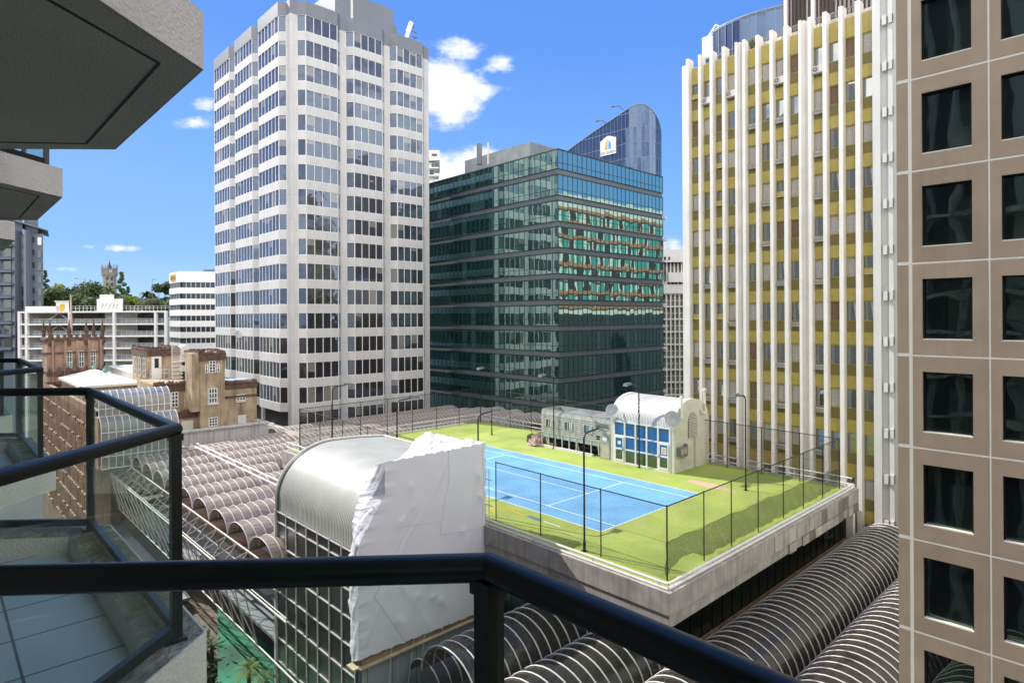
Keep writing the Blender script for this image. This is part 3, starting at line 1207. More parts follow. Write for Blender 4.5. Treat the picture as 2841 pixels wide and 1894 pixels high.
# =========================================================== BROWN OFFICE
BX = -2.35
bro = thing('brown_office', (BX, -15.55, GZ), 'brown panelled office building with square dark windows at the right edge', 'office building')
BF = 3.27
mb = MB()
mb.box(BX + .45, 20, -40, -15.9, GZ, 34)
mb.build('core', M['core'], bro)
joints = [20.68 - BF * k for k in range(-4, 13)]
mb = MB()
for zj in joints:
    mb.box(BX - .030, BX + .02, -40, -15.57, zj - .06, zj + .06)
for q in range(6):
    yj = -15.98 - 2.235 * q
    mb.box(BX - .028, BX + .02, yj - .07, yj + .07, GZ, 34)
mb.box(BX + .05, 20, -15.85, -15.57, GZ, 34)
mb.build('backing', M['sealant'], bro)
pan_n = 0
PW = 2.235
for k, zj in enumerate(joints[:-1]):
    z1, z0 = zj - .035, joints[k + 1] + .035
    mb = MB()
    mb.box(BX - .025, BX + .2, -15.94, -15.54, z0, z1)
    mb.build('narrow_panel', M['brown'], bro)
    for q in range(4):
        y1 = -16.02 - PW * q
        y0 = y1 - PW + .07
        wy1, wy0 = y1 - .30, y1 - .30 - 1.45
        wz0, wz1 = joints[k + 1] + .56, joints[k + 1] + .56 + 2.14
        mb = MB()
        x0, x1 = BX - .035, BX + .25
        mb.box(x0, x1, y0, wy0, z0, z1)
        mb.box(x0, x1, wy1, y1, z0, z1)
        mb.box(x0, x1, wy0, wy1, z0, wz0)
        mb.box(x0, x1, wy0, wy1, wz1, z1)
        mb.build('panel', M[('brown', 'brown', 'brown_b', 'brown_c')[(k * 7 + q * 5 + k * q) % 4]], bro)
        pan_n += 1
        mb = MB()
        jitter_pane(mb, (BX + .17, wy1, wz0), (0, -1, 0), wy1 - wy0, wz1 - wz0, 0, .004)
        for (a_, b_) in ((wy0, wy0 + .05), (wy1 - .05, wy1)):
            mb.box(BX + .06, BX + .19, a_, b_, wz0, wz1, 1)
        mb.box(BX + .06, BX + .19, wy0, wy1, wz1 - .05, wz1, 1)
        mb.box(BX - .03, BX + .19, wy0, wy1, wz0, wz0 + .035, 2)
        mb.build('window', [M['dark_glass'], M['black_frame'], M['sealant']], bro)

# =========================================================== ROOFTOP TENNIS DECK
DX0, DX1, DY0, DY1 = -4.1, 20.2, -7.1, 34.2
deck = thing('rooftop_deck', (DX0, DY0, GZ), 'concrete edged rooftop deck that carries the green and blue tennis court', 'building')
mb = MB()
mb.box(DX0 + .2, DX1 - .2, DY0 + .2, DY1 - .2, -1.5, -.02)
mb.build('slab', M['concrete'], deck)
for (x0, x1, y0, y1) in ((DX0, DX0 + .5, DY0, DY1), (DX0 + .5, DX1, DY0, DY0 + .5), (DX1 - .5, DX1, DY0 + .5, DY1), (DX0 + .5, DX1 - .5, DY1 - .5, DY1)):
    mb = MB()
    mb.box(x0, x1, y0, y1, -.98, .02)
    ex = .07
    mb.box(x0 + (ex if x0 == DX0 else 0), x1, y0 + (ex if y0 == DY0 else 0), y1, -1.56, -.98)
    mb.build('parapet', M['concrete'], deck)
M['concrete_dk'] = mat('stained_slab', (.20, .175, .15), .85, amt=.2, scale=1.6, bump=.5, bscale=14, streak=.5, dirt=(.11, .09, .08))
M['concrete_pl'] = mat('pale_slab', (.45, .42, .38), .85, amt=.14, scale=1.6, bump=.5, bscale=14, streak=.5, dirt=(.22, .19, .17))
# precast facing slabs hung on the right-hand edge
rr = random.Random(5)
for k in range(14):
    x0 = 6.5 + k * .97
    for (z0, z1) in ((-.93, -.12), (-1.54, -1.0)):
        if rr.random() < .18 and z0 < -.95:
            continue
        mb = MB()
        mb.box(x0 + .01, x0 + .95, DY0 - .03 - .02 * rr.random(), DY0 + .08, z0 - .03 * rr.random(), z1)
        g_ = rr.choice([.75, .85, 1, 1.12, 1.3])
        o = mb.build('facing_slab', M['concrete'] if g_ < .9 else M['concrete_dk'] if g_ < 1.2 else M['concrete_pl'], deck)
# dark glazed storey underneath
mb = MB()
mb.box(DX0 + .9, 22.3, -5.55, DY1 - 1, GZ, -1.5)
mb.build('glazed_storey', M['dark_glass'], deck)
mb = MB()
for k in range(23):
    x = -3.1 + 1.1 * k
    mb.box(x - .02, x + .02, -5.59, -5.55, -4.6, -1.52)
for k in range(12):
    y = -5.8 + 1.1 * k
    mb.box(DX0 + .86, DX0 + .9, y - .025, y + .025, -8, -1.52)
mb.build('mullion', M['black_frame'], deck)
mb = MB()
mb.box(20.6, 21.0, -6.6, -6.2, -4.6, 0)
mb.box(20.3, 21.3, -6.9, -6.0, -4.5, -4.1)
mb.build('column', M['white'], deck)

mb = MB()
mb.box(DX0 + .5, DX1 - .5, DY0 + .5, DY1 - .5, -.05, 0)
tag(mb.build('turf', M['turf']), kind='structure')
mb = MB()
mb.box(0, 10.97, 0, 23.77, 0, .004)
tag(mb.build('court', M['court']), kind='structure')
mb = MB()
lw = .06
Z0, Z1 = .0045, .008
for x in (0, 10.97 - lw):
    mb.box(x, x + lw, 0, 23.77, Z0, Z1)
for x in (1.372, 9.6 - lw):
    mb.box(x, x + lw, lw, 23.77 - lw, Z0, Z1)
for y in (0, 23.77 - lw):
    mb.box(lw, 1.372, y, y + lw, Z0, Z1)
    mb.box(1.372 + lw, 9.6 - lw, y, y + lw, Z0, Z1)
    mb.box(9.6, 10.97 - lw, y, y + lw, Z0, Z1)
for y in (5.485, 18.285):
    mb.box(1.372 + lw, 9.6 - lw, y, y + lw, Z0, Z1)
mb.box(5.455, 5.515, 5.485 + lw, 18.285, Z0, Z1)
tag(mb.build('court_lines', M['line']), kind='structure')
# worn stripe beyond the baseline
mb = MB()
q = [(10.9, -1.2), (11.7, -1.35), (12.1, 1.7), (11.35, 2.0)]
p_ = [at(*(((1840 + x * .22959) * .82788), ((1100 + y * .22959) * .82788)), z=.004) for (x, y) in ((275, 1020), (330, 1000), (640, 1055), (905, 1165), (560, 1100))]
mb.poly([(p.x, p.y, .004) for p in p_])
tag(mb.build('turf_patch', M['pink']), kind='structure')


def text_obj(body, size, mtx, m, name, parent=None, ext=.004, bold=.0, align='CENTER', label=None, cat=None):
    cu = bpy.data.curves.new(name, 'FONT')
    cu.body = body
    cu.size = size
    cu.extrude = ext
    cu.offset = bold
    cu.align_x = align
    cu.align_y = 'CENTER'
    tmp = bpy.data.objects.new(name, cu)
    col.objects.link(tmp)
    dg = bpy.context.evaluated_depsgraph_get()
    dg.update()
    me = bpy.data.meshes.new_from_object(tmp.evaluated_get(dg))
    bpy.data.objects.remove(tmp)
    me.transform(mtx)
    me.materials.clear()
    me.materials.append(m)
    me.name = name
    o = bpy.data.objects.new(name, me)
    col.objects.link(o)
    if parent is not None:
        o.parent = parent
        o.matrix_parent_inverse = Matrix.Translation(-ORG[parent.name])
    ORG[o.name] = Vector((0, 0, 0))
    if cat:
        tag(o, label, cat)
    return o


# painted lettering on the turf (blurred beyond reading): short strokes
rr = random.Random(9)
for (y0, y1, x, m_, nm, lb, cn) in ((7.6, 5.1, -1.0, 'yellow', 'yellow_lettering', 'row of yellow painted letters on the green turf by the near rail', 11),
                                  (4.9, 3.75, -1.0, 'bluepaint', 'blue_lettering', 'short row of blue painted letters on the turf after the yellow ones', 6),
                                  (3.55, 2.2, -1.0, 'line', 'white_lettering', 'faint row of small white painted letters on the turf after the blue ones', 8),
                                  (8.0, 6.9, -1.62, 'yellow', 'yellow_lettering', 'short second line of yellow painted letters nearest the near rail', 4)):
    mb = MB()
    st = (y0 - y1) / cn
    hh = .17 if m_ != 'line' else .06
    for k in range(cn):
        y = y0 - st * k
        w = st * .7
        mb.bar((x - hh, y, .006), (x + hh, y - w * .25, .006), .05, .004)
        mb.bar((x + hh, y - w * .25, .006), (x - hh, y - w, .006), .05, .004)
        if k % 2:
            mb.bar((x, y, .0065), (x, y - w, .0065), .05, .004)
    tag(mb.build(nm, M[m_]), kind='structure')


# ---- perimeter fences
def fence(name, pts, zt0, zt1, label, mesh_from=0., skip=(), scrim=None, r=.032, rail_r=.03, no_mesh=False):
    """posts at pts (x, y); top height runs from zt0 to zt1"""
    f = thing('court_fence', (pts[0][0], pts[0][1], 0), label, 'fence', 'tall netting fences round the tennis court')
    n = len(pts)
    H = [zt0 + (zt1 - zt0) * i / (n - 1) for i in range(n)]
    for i, (x, y) in enumerate(pts):
        mb = MB()
        mb.tube([(x, y, -.02), (x, y, H[i])], r, 8)
        mb.tube([(x, y, H[i]), (x, y, H[i] + .05)], r * 1.25, 8)
        smooth_angle(mb.build('post', M['black'], f))
    mb = MB()
    mb.tube([(x, y, h) for (x, y), h in zip(pts, H)], rail_r, 8)
    smooth_angle(mb.build('top_rail', M['black'], f))
    mb = MB()
    mb.tube([(x, y, 1.75) for (x, y) in pts], .008, 4)
    mb.build('tension_wire', M['black'], f)
    for i in range(n - 1):
        if i in skip:
            continue
        (xa, ya), (xb, yb) = pts[i], pts[i + 1]
        mb = MB()
        mb.poly([(xa, ya, mesh_from), (xb, yb, mesh_from), (xb, yb, H[i + 1] - .02), (xa, ya, H[i] - .02)])
        mb.build('netting', M['mesh'], f)
    return f


fence('f', [(-2.9, y) for y in (5.75, 1.99, -2.3, -6.2)], 3.5, 3.44, 'black netting fence along the near side of the court, right of the white wrap')
fence('f', [(-2.9, y) for y in (33.0, 28.9, 24.8, 20.8, 16.7, 12.6)], 3.86, 3.62, 'black netting fence behind the curved metal roof')
fr = fence('f', [(x, -6.2) for x in (-2.88, .45, 3.3, 6.44, 9.8, 12.8, 16.0, 19.1)], 3.44, 3.53, 'black netting fence with green scrim along its foot at the right-hand end of the court')
fence('f', [(19.1, y) for y in (4.98, 2.27, -.58, -3.44, -6.18)], 3.67, 3.55, 'black netting fence in front of the yellow tower')
fence('f', [(x, 33.0) for x in (-2.85, .3, 3.4, 6.5, 9.6, 12.75, 15.9, 19.05)], 3.86, 3.97, 'black netting fence across the far end of the court')
fence('f', [(19.05, y) for y in (32.9, 27.9, 24.6, 21.3, 18.2, 14.6, 11.2)], 3.95, 3.72, 'netting fence with pale top rail behind the louvred enclosure', r=.03)


# green scrim tied to the foot of the right-hand fence
def scrim_fn(u, v):
    x = -2.85 + 21.9 * u
    top = 1.72 + .12 * math.sin(u * 30) * .3 - .25 * u
    bot = .12
    if u < .16:
        bot = .12 + .55 * max(0, math.sin(u / .16 * math.pi)) * (1 if u > .02 else 0)
    sag = .05 * math.sin(u * 120 + v * 5) * (1 - v * .7) + .04 * math.sin(u * 61 + v * 9)
    return (x, -6.1 + sag, bot + (top - bot) * v)


mb = MB()
mb.grid(scrim_fn, 220, 12)
o = mb.build('scrim', M['scrim'], fr, True)


# ---- white double rails
def rails(label, pts, seg, z=(.42, .85), r=.06):
    f = thing('white_railing', (pts[0][0], pts[0][1], 0), label, 'railing', 'white pipe railings round the rooftop deck')
    for k, zz in enumerate(z):
        mb = MB()
        mb.tube([(x, y, zz) for x, y in pts], r, 8)
        smooth_angle(mb.build('rail', M['rail_white'], f))
    for i in range(len(pts) - 1):
        a_, b_ = Vector((*pts[i], 0)), Vector((*pts[i + 1], 0))
        n = max(1, int((b_ - a_).length / seg))
        for k in range(n + 1):
            p = a_.lerp(b_, (k + .12) / (n + .24))
            mb = MB()
            mb.box(p.x - .03, p.x + .03, p.y - .03, p.y + .03, 0, z[-1])
            mb.build('stanchion', M['rail_white'], f)
    return f


rails('white pipe railing along the near edge of the deck, below the court fence', [(-3.85, 5.6), (-3.85, -6.85)], 3.6, (.08, .31), .065)
rails('white pipe railing along the right-hand edge of the deck', [(-3.85, -6.86), (19.9, -6.86)], 3.3, (.08, .31), .065)
rails('white pipe railing in front of the yellow tower, from the arched hut to the corner', [(19.8, 4.9), (19.8, -6.8)], 3.3, (.3, .72), .055)
rails('white pipe railing across the far left end of the deck', [(-2.9, 33.9), (19.6, 33.9)], 3.2, (.35, .8), .06)
rails('white pipe railing along the far side of the deck, left of the louvred enclosure', [(19.7, 33.8), (19.7, 19.2)], 3.2, (.35, .8), .055)
rails('white pipe railing beside the curved metal roof, at the far left corner', [(-3.7, 33.9), (-3.7, 17.5)], 3.2, (.35, .8), .055)


# ---- floodlights
def flood(x, y, h, dx, label, wind=False):
    f = thing('floodlight', (x, y, 0), label, 'floodlight', 'tall floodlight poles of the tennis court')
    mb = MB()
    s = 1 if dx > 0 else -1
    mb.tube([(x, y, 0), (x, y, .5)], .075, 10)
    pts = [(x, y, .5), (x, y, h - .35)]
    for k in range(1, 6):
        an = k / 5 * math.pi / 2
        pts.append((x + s * .35 * (1 - math.cos(an)), y, h - .35 + .35 * math.sin(an)))
    pts.append((x + dx * .8, y, h + .08))
    mb.tube(pts, .05, 10)
    mb.box(x - .13, x + .13, y - .13, y + .13, 0, .03)
    smooth_angle(mb.build('pole', M['black'], f))
    mb = MB()
    hx = x + dx
    z = h + .12
    mb.loft([(hx - s * .35, y - .17, z - .02), (hx + s * .38, y - .22, z - .12), (hx + s * .38, y + .22, z - .12), (hx - s * .35, y + .17, z - .02)],
            [(hx - s * .33, y - .13, z + .14), (hx + s * .3, y - .17, z + .1), (hx + s * .3, y + .17, z + .1), (hx - s * .33, y + .13, z + .14)])
    mb.tube([(x + dx * .55, y, h + .05), (x + dx * .9, y, h + .1)], .045, 8)
    mb.build('lamp_head', M['steel_grey'], f)
    mb = MB()
    mb.poly([(hx - s * .3, y - .14, z - .035), (hx - s * .3, y + .14, z - .035), (hx + s * .34, y + .19, z - .125), (hx + s * .34, y - .19, z - .125)])
    mb.build('lens', M['banner'], f)
    if wind:
        mb = MB()
        mb.tube([(x + .07 * math.cos(k * .9), y + .07 * math.sin(k * .9), .6 + k * .09) for k in range(65)], .012, 4)
        mb.build('wound_cable', M['black'], f)


flood(-2.9, -1.2, 6.2, 1.5, 'black floodlight pole at the near edge of the court, its head over the arched hut')
flood(-2.9, 7.4, 6.2, 1.5, 'floodlight behind the white wrapped scaffold, its head above the court’s far left corner')
flood(-2.9, 16.6, 6.2, 1.5, 'floodlight rising behind the curved metal roof, its head before the white tower’s last bay')
flood(-2.9, 26.6, 6.4, 1.5, 'leftmost floodlight, at the far left end of the near fence')
flood(14.87, 26.25, 6.9, -1.5, 'floodlight in the far left corner of the turf, before the green glass office')
flood(14.5, 17.1, 6.8, -1.5, 'floodlight at the left end of the louvred enclosure')
flood(14.1, 7.3, 6.75, -1.5, 'floodlight with cable wound round its pole, before the glazed front of the arched hut', True)
flood(14.0, -1.77, 6.7, -1.5, 'rightmost floodlight, before the white fins of the yellow tower')

# ---- arched hut
HX0, HX1, HY0, HY1 = 14.42, 19.75, 4.25, 10.42
hut = thing('arched_hut', (HX0, HY0, 0), 'white arched rooftop hut with blue glazed front and corrugated barrel roof', 'hut')
hcx = (HX0 + HX1) / 2
hr = (HX1 - HX0) / 2
EAVE = 3.45
CR = 5.55


def hut_prof(n=22, r=hr, e=EAVE, top=CR, cx=None):
    cx = hcx if cx is None else cx
    return [(cx - r * math.cos(math.pi * k / n), e + (top - e) * math.sin(math.pi * k / n) ** .85) for k in range(n + 1)]


pr_ = hut_prof()
mb = MB()
mb.box(HX0 + .12, HX1 - .02, HY0 + .1, HY1 - .1, 0, EAVE)
mb.build('core', M['core'], hut)
for (ya, yb) in ((HY0, HY0 + .35), (HY1 - .35, HY1)):
    mb = MB()
    ring = [(HX1, 0)] + [(HX0, 0)] + [(x, z + .05) for x, z in hut_prof()]
    ring = [(HX0, 0)] + [(x, z + .06) for x, z in hut_prof()] + [(HX1, 0)]
    mb.loft([(x, yb, z) for x, z in ring], [(x, ya, z) for x, z in ring])
    mb.build('end_wall', M['creamwall'], hut)
mb = MB()
nseg = 22
mb.grid(lambda u, v: (hut_prof()[round(u * nseg)][0], HY0 + .35 + (HY1 - HY0 - .7) * v, hut_prof()[round(u * nseg)][1]), nseg, 1)
o = mb.build('barrel_roof', M['sheet_x'], hut, True)
mb = MB()
mb.box(HX1 - .1, HX1, HY0 + .35, HY1 - .35, 0, EAVE)
mb.build('rear_wall', M['creamwall'], hut)
M['hutblue'] = mirror_glass('blue_hut_glass', (.35, .6, .9), (.01, .08, .22), .12, wav=.01)
M['hutdark'] = mirror_glass('dark_hut_glass', (.5, .6, .5), (.02, .04, .03), .15, wav=.01)
cy0, cy1 = HY0 + .38, HY1 - .38
n = 5
w = (cy1 - cy0) / n
zr = [0.12, 1.18, 2.28, EAVE]
for k in range(n):
    for r_ in range(3):
        mb = MB()
        a_, b_ = cy0 + k * w, cy0 + (k + 1) * w
        mb.poly([(HX0 + .05, b_, zr[r_]), (HX0 + .05, a_, zr[r_]), (HX0 + .05, a_, zr[r_ + 1]), (HX0 + .05, b_, zr[r_ + 1])])
        if k in (0, 4) and r_ < 2:
            continue
        mb.build('glazing', M['hutblue'] if r_ else M['hutdark'], hut)
mb = MB()
for k in range(n + 1):
    y = cy0 + k * w
    mb.box(HX0 - .03, HX0 + .1, y - .07, y + .07, 0, EAVE)
for z in zr[1:]:
    mb.box(HX0 - .025, HX0 + .09, cy0, cy1, z - .06, z + .05)
mb.box(HX0 - .06, HX0 + .1, cy0, cy1, 0, .12)
mb.build('window_frame', M['white'], hut)
for k in (0, 4):
    a_, b_ = cy0 + k * w + .09, cy0 + (k + 1) * w - .09
    mb = MB()
    for (y0, y1, z0, z1) in ((a_, a_ + .1, .14, 2.22), (b_ - .1, b_, .14, 2.22), (a_ + .1, b_ - .1, .14, .3), (a_ + .1, b_ - .1, 2.1, 2.22), (a_ + .1, b_ - .1, 1.12, 1.26)):
        mb.box(HX0 - .07, HX0 + .04, y0, y1, z0, z1)
    d_ = mb.build('door', M['white'], hut)
    mb = MB()
    mb.box(HX0 - .02, HX0 + .02, a_ + .1, b_ - .1, 1.26, 2.1, 0)
    mb.box(HX0 - .02, HX0 + .02, a_ + .1, b_ - .1, .3, 1.12, 1)
    mb.build('door_pane', [M['hutblue'], M['hutdark']], d_)
    mb = MB()
    yh = a_ + .03 if k == 4 else b_ - .07
    mb.box(HX0 - .12, HX0 - .07, yh, yh + .05, 1.08, 1.3)
    mb.build('door_handle', M['black'], d_)
    mb = MB()
    if k == 4:
        mb.box(HX0 - .035, HX0 - .02, (a_ + b_) / 2 - .16, (a_ + b_) / 2 + .16, 1.55, 1.82)
        mb.build('notice', M['banner'], d_)
    else:
        ym = (a_ + b_) / 2
        mb.box(HX0 - .035, HX0 - .02, ym - .24, ym + .24, 1.36, 1.92)
        nt = mb.build('notice', M['banner'], d_)
        mb = MB()
        for q in range(7):
            z = 1.43 + q * .065
            mb.box(HX0 - .04, HX0 - .036, ym - .2 + .03 * (q % 3), ym + .2 - .04 * (q % 2), z, z + .022)
        mb.build('printed_lines', mat('red_print', (.6, .12, .1), .6), nt)
# louvre and fittings on the end wall
mb = MB()
lc = hcx + .1
for k in range(17):
    z = 2.55 + k * .125
    hw = .72 if z < 3.75 else math.sqrt(max(0.02, .72 ** 2 - (z - 3.75) ** 2))
    mb.hexa([(lc - hw, HY0 - .09, z), (lc + hw, HY0 - .09, z), (lc + hw, HY0 - .01, z + .05), (lc - hw, HY0 - .01, z + .05),
             (lc - hw, HY0 - .09, z + .025), (lc + hw, HY0 - .09, z + .025), (lc + hw, HY0 - .01, z + .075), (lc - hw, HY0 - .01, z + .075)])
lv = mb.build('louvre', M['creamwall'], hut)
mb = MB()
ring = [(lc + .75 * math.cos(a * math.pi / 12), HY0 - .015, 3.75 + .75 * math.sin(a * math.pi / 12)) for a in range(13)]
ring += [(lc - .75, HY0 - .015, 2.5), (lc + .75, HY0 - .015, 2.5)]
mb.poly(list(reversed(ring)))
mb.build('louvre_void', M['core'], lv)
mb = MB()
mb.tube([(15.3, HY0 - .12, 4.2), (15.3, HY0 - .12, 6.0)], .11, 10)
mb.build('vent_pipe', M['white'], hut)
mb = MB()
mb.tube([(18.3, HY0 - .1, 4.6), (18.35, HY0 - .22, 4.35), (18.6, HY0 - .25, 4.25), (18.8, HY0 - .22, 4.4), (18.8, HY0 - .15, 6.1)], .09, 10)
mb.tube([(18.8, HY0 - .15, 6.1), (18.8, HY0 - .15, 6.3)], .16, 10)
mb.build('vent_pipe', M['concrete_l'], hut)
mb = MB()
mb.box(14.75, 15.7, HY0 - .38, HY0 - .02, 1.35, 2.0)
mb.box(15.75, 15.95, HY0 - .3, HY0 - .02, 1.2, 2.15)
mb.tube([(14.8, HY0 - .2, 1.3), (15.2, HY0 - .3, 1.12), (15.7, HY0 - .25, 1.2), (16.1, HY0 - .2, 1.35)], .03, 5)
b_ = mb.build('air_handler', M['ac_dark'], hut)
mb = MB()
for cx_ in (15.0, 15.45):
    ring = [(cx_ + .18 * math.cos(k * math.pi / 8), HY0 - .392, 1.68 + .26 * math.sin(k * math.pi / 8)) for k in range(16)]
    mb.poly(ring)
mb.build('fan_cover', M['tarp'], b_)
mb = MB()
mb.box(14.95, 15.3, HY0 - .015, HY0, .78, 1.02)
mb.build('notice', M['banner'], hut)
mb = MB()
mb.tube([(17.35, HY0 - .06, 0), (17.35, HY0 - .06, 2.75)], .03, 6)
mb.tube([(17.55, HY0 - .06, 0), (17.55, HY0 - .06, 2.75)], .02, 6)
mb.build('conduit', M['ac'], hut)


def dish(loc, r, face, label):
    f = thing('satellite_dish', loc, label, 'satellite dish')
    mb = MB()
    n = Vector(face).normalized()
    s = n.cross(Vector((0, 0, 1))).normalized()
    u = s.cross(n)
    c = Vector(loc)
    K = 20
    rings = []
    for j in range(5):
        rad = r * j / 4
        rings.append([c + s * rad * math.cos(2 * math.pi * k / K) + u * rad * 1.05 * math.sin(2 * math.pi * k / K) + n * (.18 * r * (j / 4) ** 2) for k in range(K)])
    for j in range(4):
        for k in range(K):
            mb.poly([rings[j][k], rings[j][(k + 1) % K], rings[j + 1][(k + 1) % K], rings[j + 1][k]])
    mb.build('reflector', mat('dish_grey', (.42, .43, .43), .5), f, True)
    mb = MB()
    tip = c + n * r * .75 - u * r * .35
    mb.tube([c - u * r * .95 + n * .1, tip], .02, 6)
    mb.tube([tip - n * .08, tip + n * .05], .05, 8)
    mb.tube([c - n * .05, c - n * .3 - Vector((0, 0, .2)), c - n * .35 - Vector((0, 0, .9))], .04, 8)
    mb.build('feed_arm', M['creamwall'], f)


p_ = at(1406, 943, x=14.1)
dish(tuple(p_), .55, (-.8, -.5, .45), 'grey satellite dish on the left corner of the arched hut, by the louvred enclosure')
p_ = at(1544, 962, x=14.1)
dish(tuple(p_), .6, (-.75, -.6, .35), 'grey satellite dish on the right corner of the arched hut, over its glazed front')

# ---- louvred plant enclosure
enc = thing('louvred_enclosure', (14.6, 10.6, 0), 'weathered slatted plant enclosure with open top beside the arched hut', 'plant enclosure')
M['slat'] = mat('weathered_slat', (.50, .49, .43), .8, amt=.2, scale=3, streak=.5, dirt=(.17, .17, .13))
EX0, EX1, EY0, EY1 = 14.7, 17.3, 10.6, 18.85
mb = MB()
ZA, ZB = 1.35, 3.35
for k in range(10):
    z = ZA + k * (ZB - ZA - .25) / 9.6
    mb.box(EX0 - .05, EX0 + .02, EY0, EY1, z, z + .135)
    mb.box(EX0, EX1, EY1, EY1 + .04, z, z + .075)
mb.box(EX0 - .02, EX0 + .04, EY0, EY1, ZB - .22, ZB)
mb.build('slats', M['slat'], enc)
mb = MB()
mb.box(EX0 + .04, EX1, EY0, EY1 - .02, ZA, 2.6)
mb.build('casing', mat('enclosure_casing', (.10, .105, .10), .8, amt=.2), enc)
mb = MB()
for (xa, xb, ya, yb) in ((EX0 + .05, EX0 + .15, EY0 + .6, EY1), (EX1 - .1, EX1, EY0 + .6, EY1), (EX0 + .15, EX1 - .1, EY1 - .1, EY1), (EX0 + .15, EX1 - .1, EY0 + .6, EY0 + .7)):
    mb.box(xa, xb, ya, yb, 2.6, ZB + .18)
for y in (13.2, 15.9):
    mb.box(EX0 + .15, EX1 - .1, y - .05, y + .05, 2.6, ZB + .1)
    mb.poly([(EX0 + .15, y - .05, ZB + .1), (EX0 + .15, y - 1.5, 2.7), (EX1 - .1, y - 1.5, 2.7), (EX1 - .1, y - .05, ZB + .1)])
mb.build('baffles', mat('enclosure_baffle', (.33, .34, .33), .7, amt=.12), enc)
for (ya, yb) in ((17.35, 18.3), (14.95, 15.95), (12.65, 13.65)):
    mb = MB()
    mb.box(EX0 - .06, EX0 - .045, ya, yb, 1.95, 2.6, 0)
    mb.box(EX0 - .10, EX0 - .03, ya, ya + .14, 1.9, 2.65, 1)
    mb.box(EX0 - .10, EX0 - .03, yb - .08, yb, 1.9, 2.65, 1)
    mb.box(EX0 - .10, EX0 - .03, ya + .2, ya + .34, 1.95, 2.6, 1)
    mb.box(EX0 - .10, EX0 - .03, (ya + yb) / 2, (ya + yb) / 2 + .05, 1.95, 2.6, 1)
    mb.build('window', [M['hutdark'], M['ac']], enc)
mb = MB()
mb.box(EX0 - .02, EX0 + .06, EY0 + .9, EY1, .95, 1.38)
mb.build('pale_fascia', mat('pale_teal_sheet', (.33, .42, .42), .6, amt=.1), enc)
mb = MB()
for k in range(9):
    y = EY1 - .05 - k * .86
    mb.box(EX0 - .06, EX0 + .02, y - .04, y + .04, .2, 1.4)
for y in (18.4, 14.6, 12.2):
    mb.bar((EX0 + .15, y, 1.0), (EX0 + .25, y - .25, .1), .2, .1)
mb.build('legs', M['ac'], enc)
mb = MB()
mb.box(EX0 + .6, EX1, EY0 + 1, EY1 - .3, .25, .9)
mb.tube([(EX0 + .3, EY0 + 1, .55), (EX0 + .3, EY1 - 1, .55)], .09, 8)
mb.tube([(EX0 + .35, EY0 + 1, .8), (EX0 + .35, EY1 - 2, .8)], .05, 8)
mb.build('machinery', M['core'], enc)
mb = MB()
mb.box(EX0 - .25, EX0 - .02, EY0 + 1.9, EY1 + .1, 0, .2)
mb.build('kerb', M['rail_white'], enc)
mb = MB()
mb.box(EX0 - .12, EX0 - .02, EY0 + .05, EY0 + 1.0, .02, 2.3, 0)
mb.box(EX0 - .15, EX0 - .02, EY0 + 1.0, EY0 + 1.06, .02, 2.3, 1)
mb.box(EX0 - .14, EX0 - .12, EY0 + .12, EY0 + .95, .05, 1.25, 2)
for k in range(11):
    mb.box(EX0 - .15, EX0 - .12, EY0 + .1, EY0 + .97, 1.32 + k * .085, 1.35 + k * .085, 1)
mb.build('gate', [M['slat'], M['ac'], mat('gate_cream', (.50, .46, .38), .7)], enc)
mb = MB()
mb.box(EX0 - .16, EX0 - .15, EY0 + .35, EY0 + .8, 1.55, 1.85)
mb.build('notice', M['banner'], enc)
mb = MB()
mb.box(EX0 - .05, EX0 - .03, EY0 + 1.12, EY0 + 1.6, 1.5, 1.85)
sg = mb.build('warning_sign', mat('warning_yellow', (.75, .68, .05), .5), enc)
mb = MB()
mb.poly([(EX0 - .053, EY0 + 1.46, 1.58), (EX0 - .053, EY0 + 1.26, 1.58), (EX0 - .053, EY0 + 1.36, 1.78)])
mb.build('warning_triangle', M['black'], sg)

# ---- crumpled tarpaulins with weeds at the end of the enclosure
rr = random.Random(3)


def crumple(loc, r, h, name, m, label, cat, seed):
    q = random.Random(seed)
    K, J = 20, 8
    vals = [[q.uniform(.7, 1.2) for _ in range(K)] for _ in range(J + 1)]
    mb = MB()

    def fn(u, v):
        k = int(round(u * K)) % K
        j = int(round(v * J))
        an = 2 * math.pi * k / K
        el = v * math.pi / 2
        s = vals[j][k]
        return (loc[0] + r * s * math.cos(an) * math.cos(el), loc[1] + r * 1.2 * s * math.sin(an) * math.cos(el), loc[2] + h * math.sin(el) * s + .01)
    mb.grid(fn, K, J)
    return tag(mb.build(name, m), label, cat)


crumple((14.2, 19.4, 0), .55, .75, 'crumpled_tarpaulin', M['tarp'], 'crumpled pinkish tarpaulin on the turf at the left end of the enclosure', 'tarpaulin', 4)
crumple((15.3, 19.7, 0), .6, 1.05, 'crumpled_tarpaulin', M['tarp'], 'taller crumpled pale tarpaulin behind the other one, against the enclosure', 'tarpaulin', 8)
shrub('weed', (15.0, 20.6, 0), .5, 200, M['leafg'], 'tuft of grey-green weeds growing behind the crumpled tarpaulins', 'plant', .12, 1., 8)

# =========================================================== BARREL VAULTS
RIBS = {}


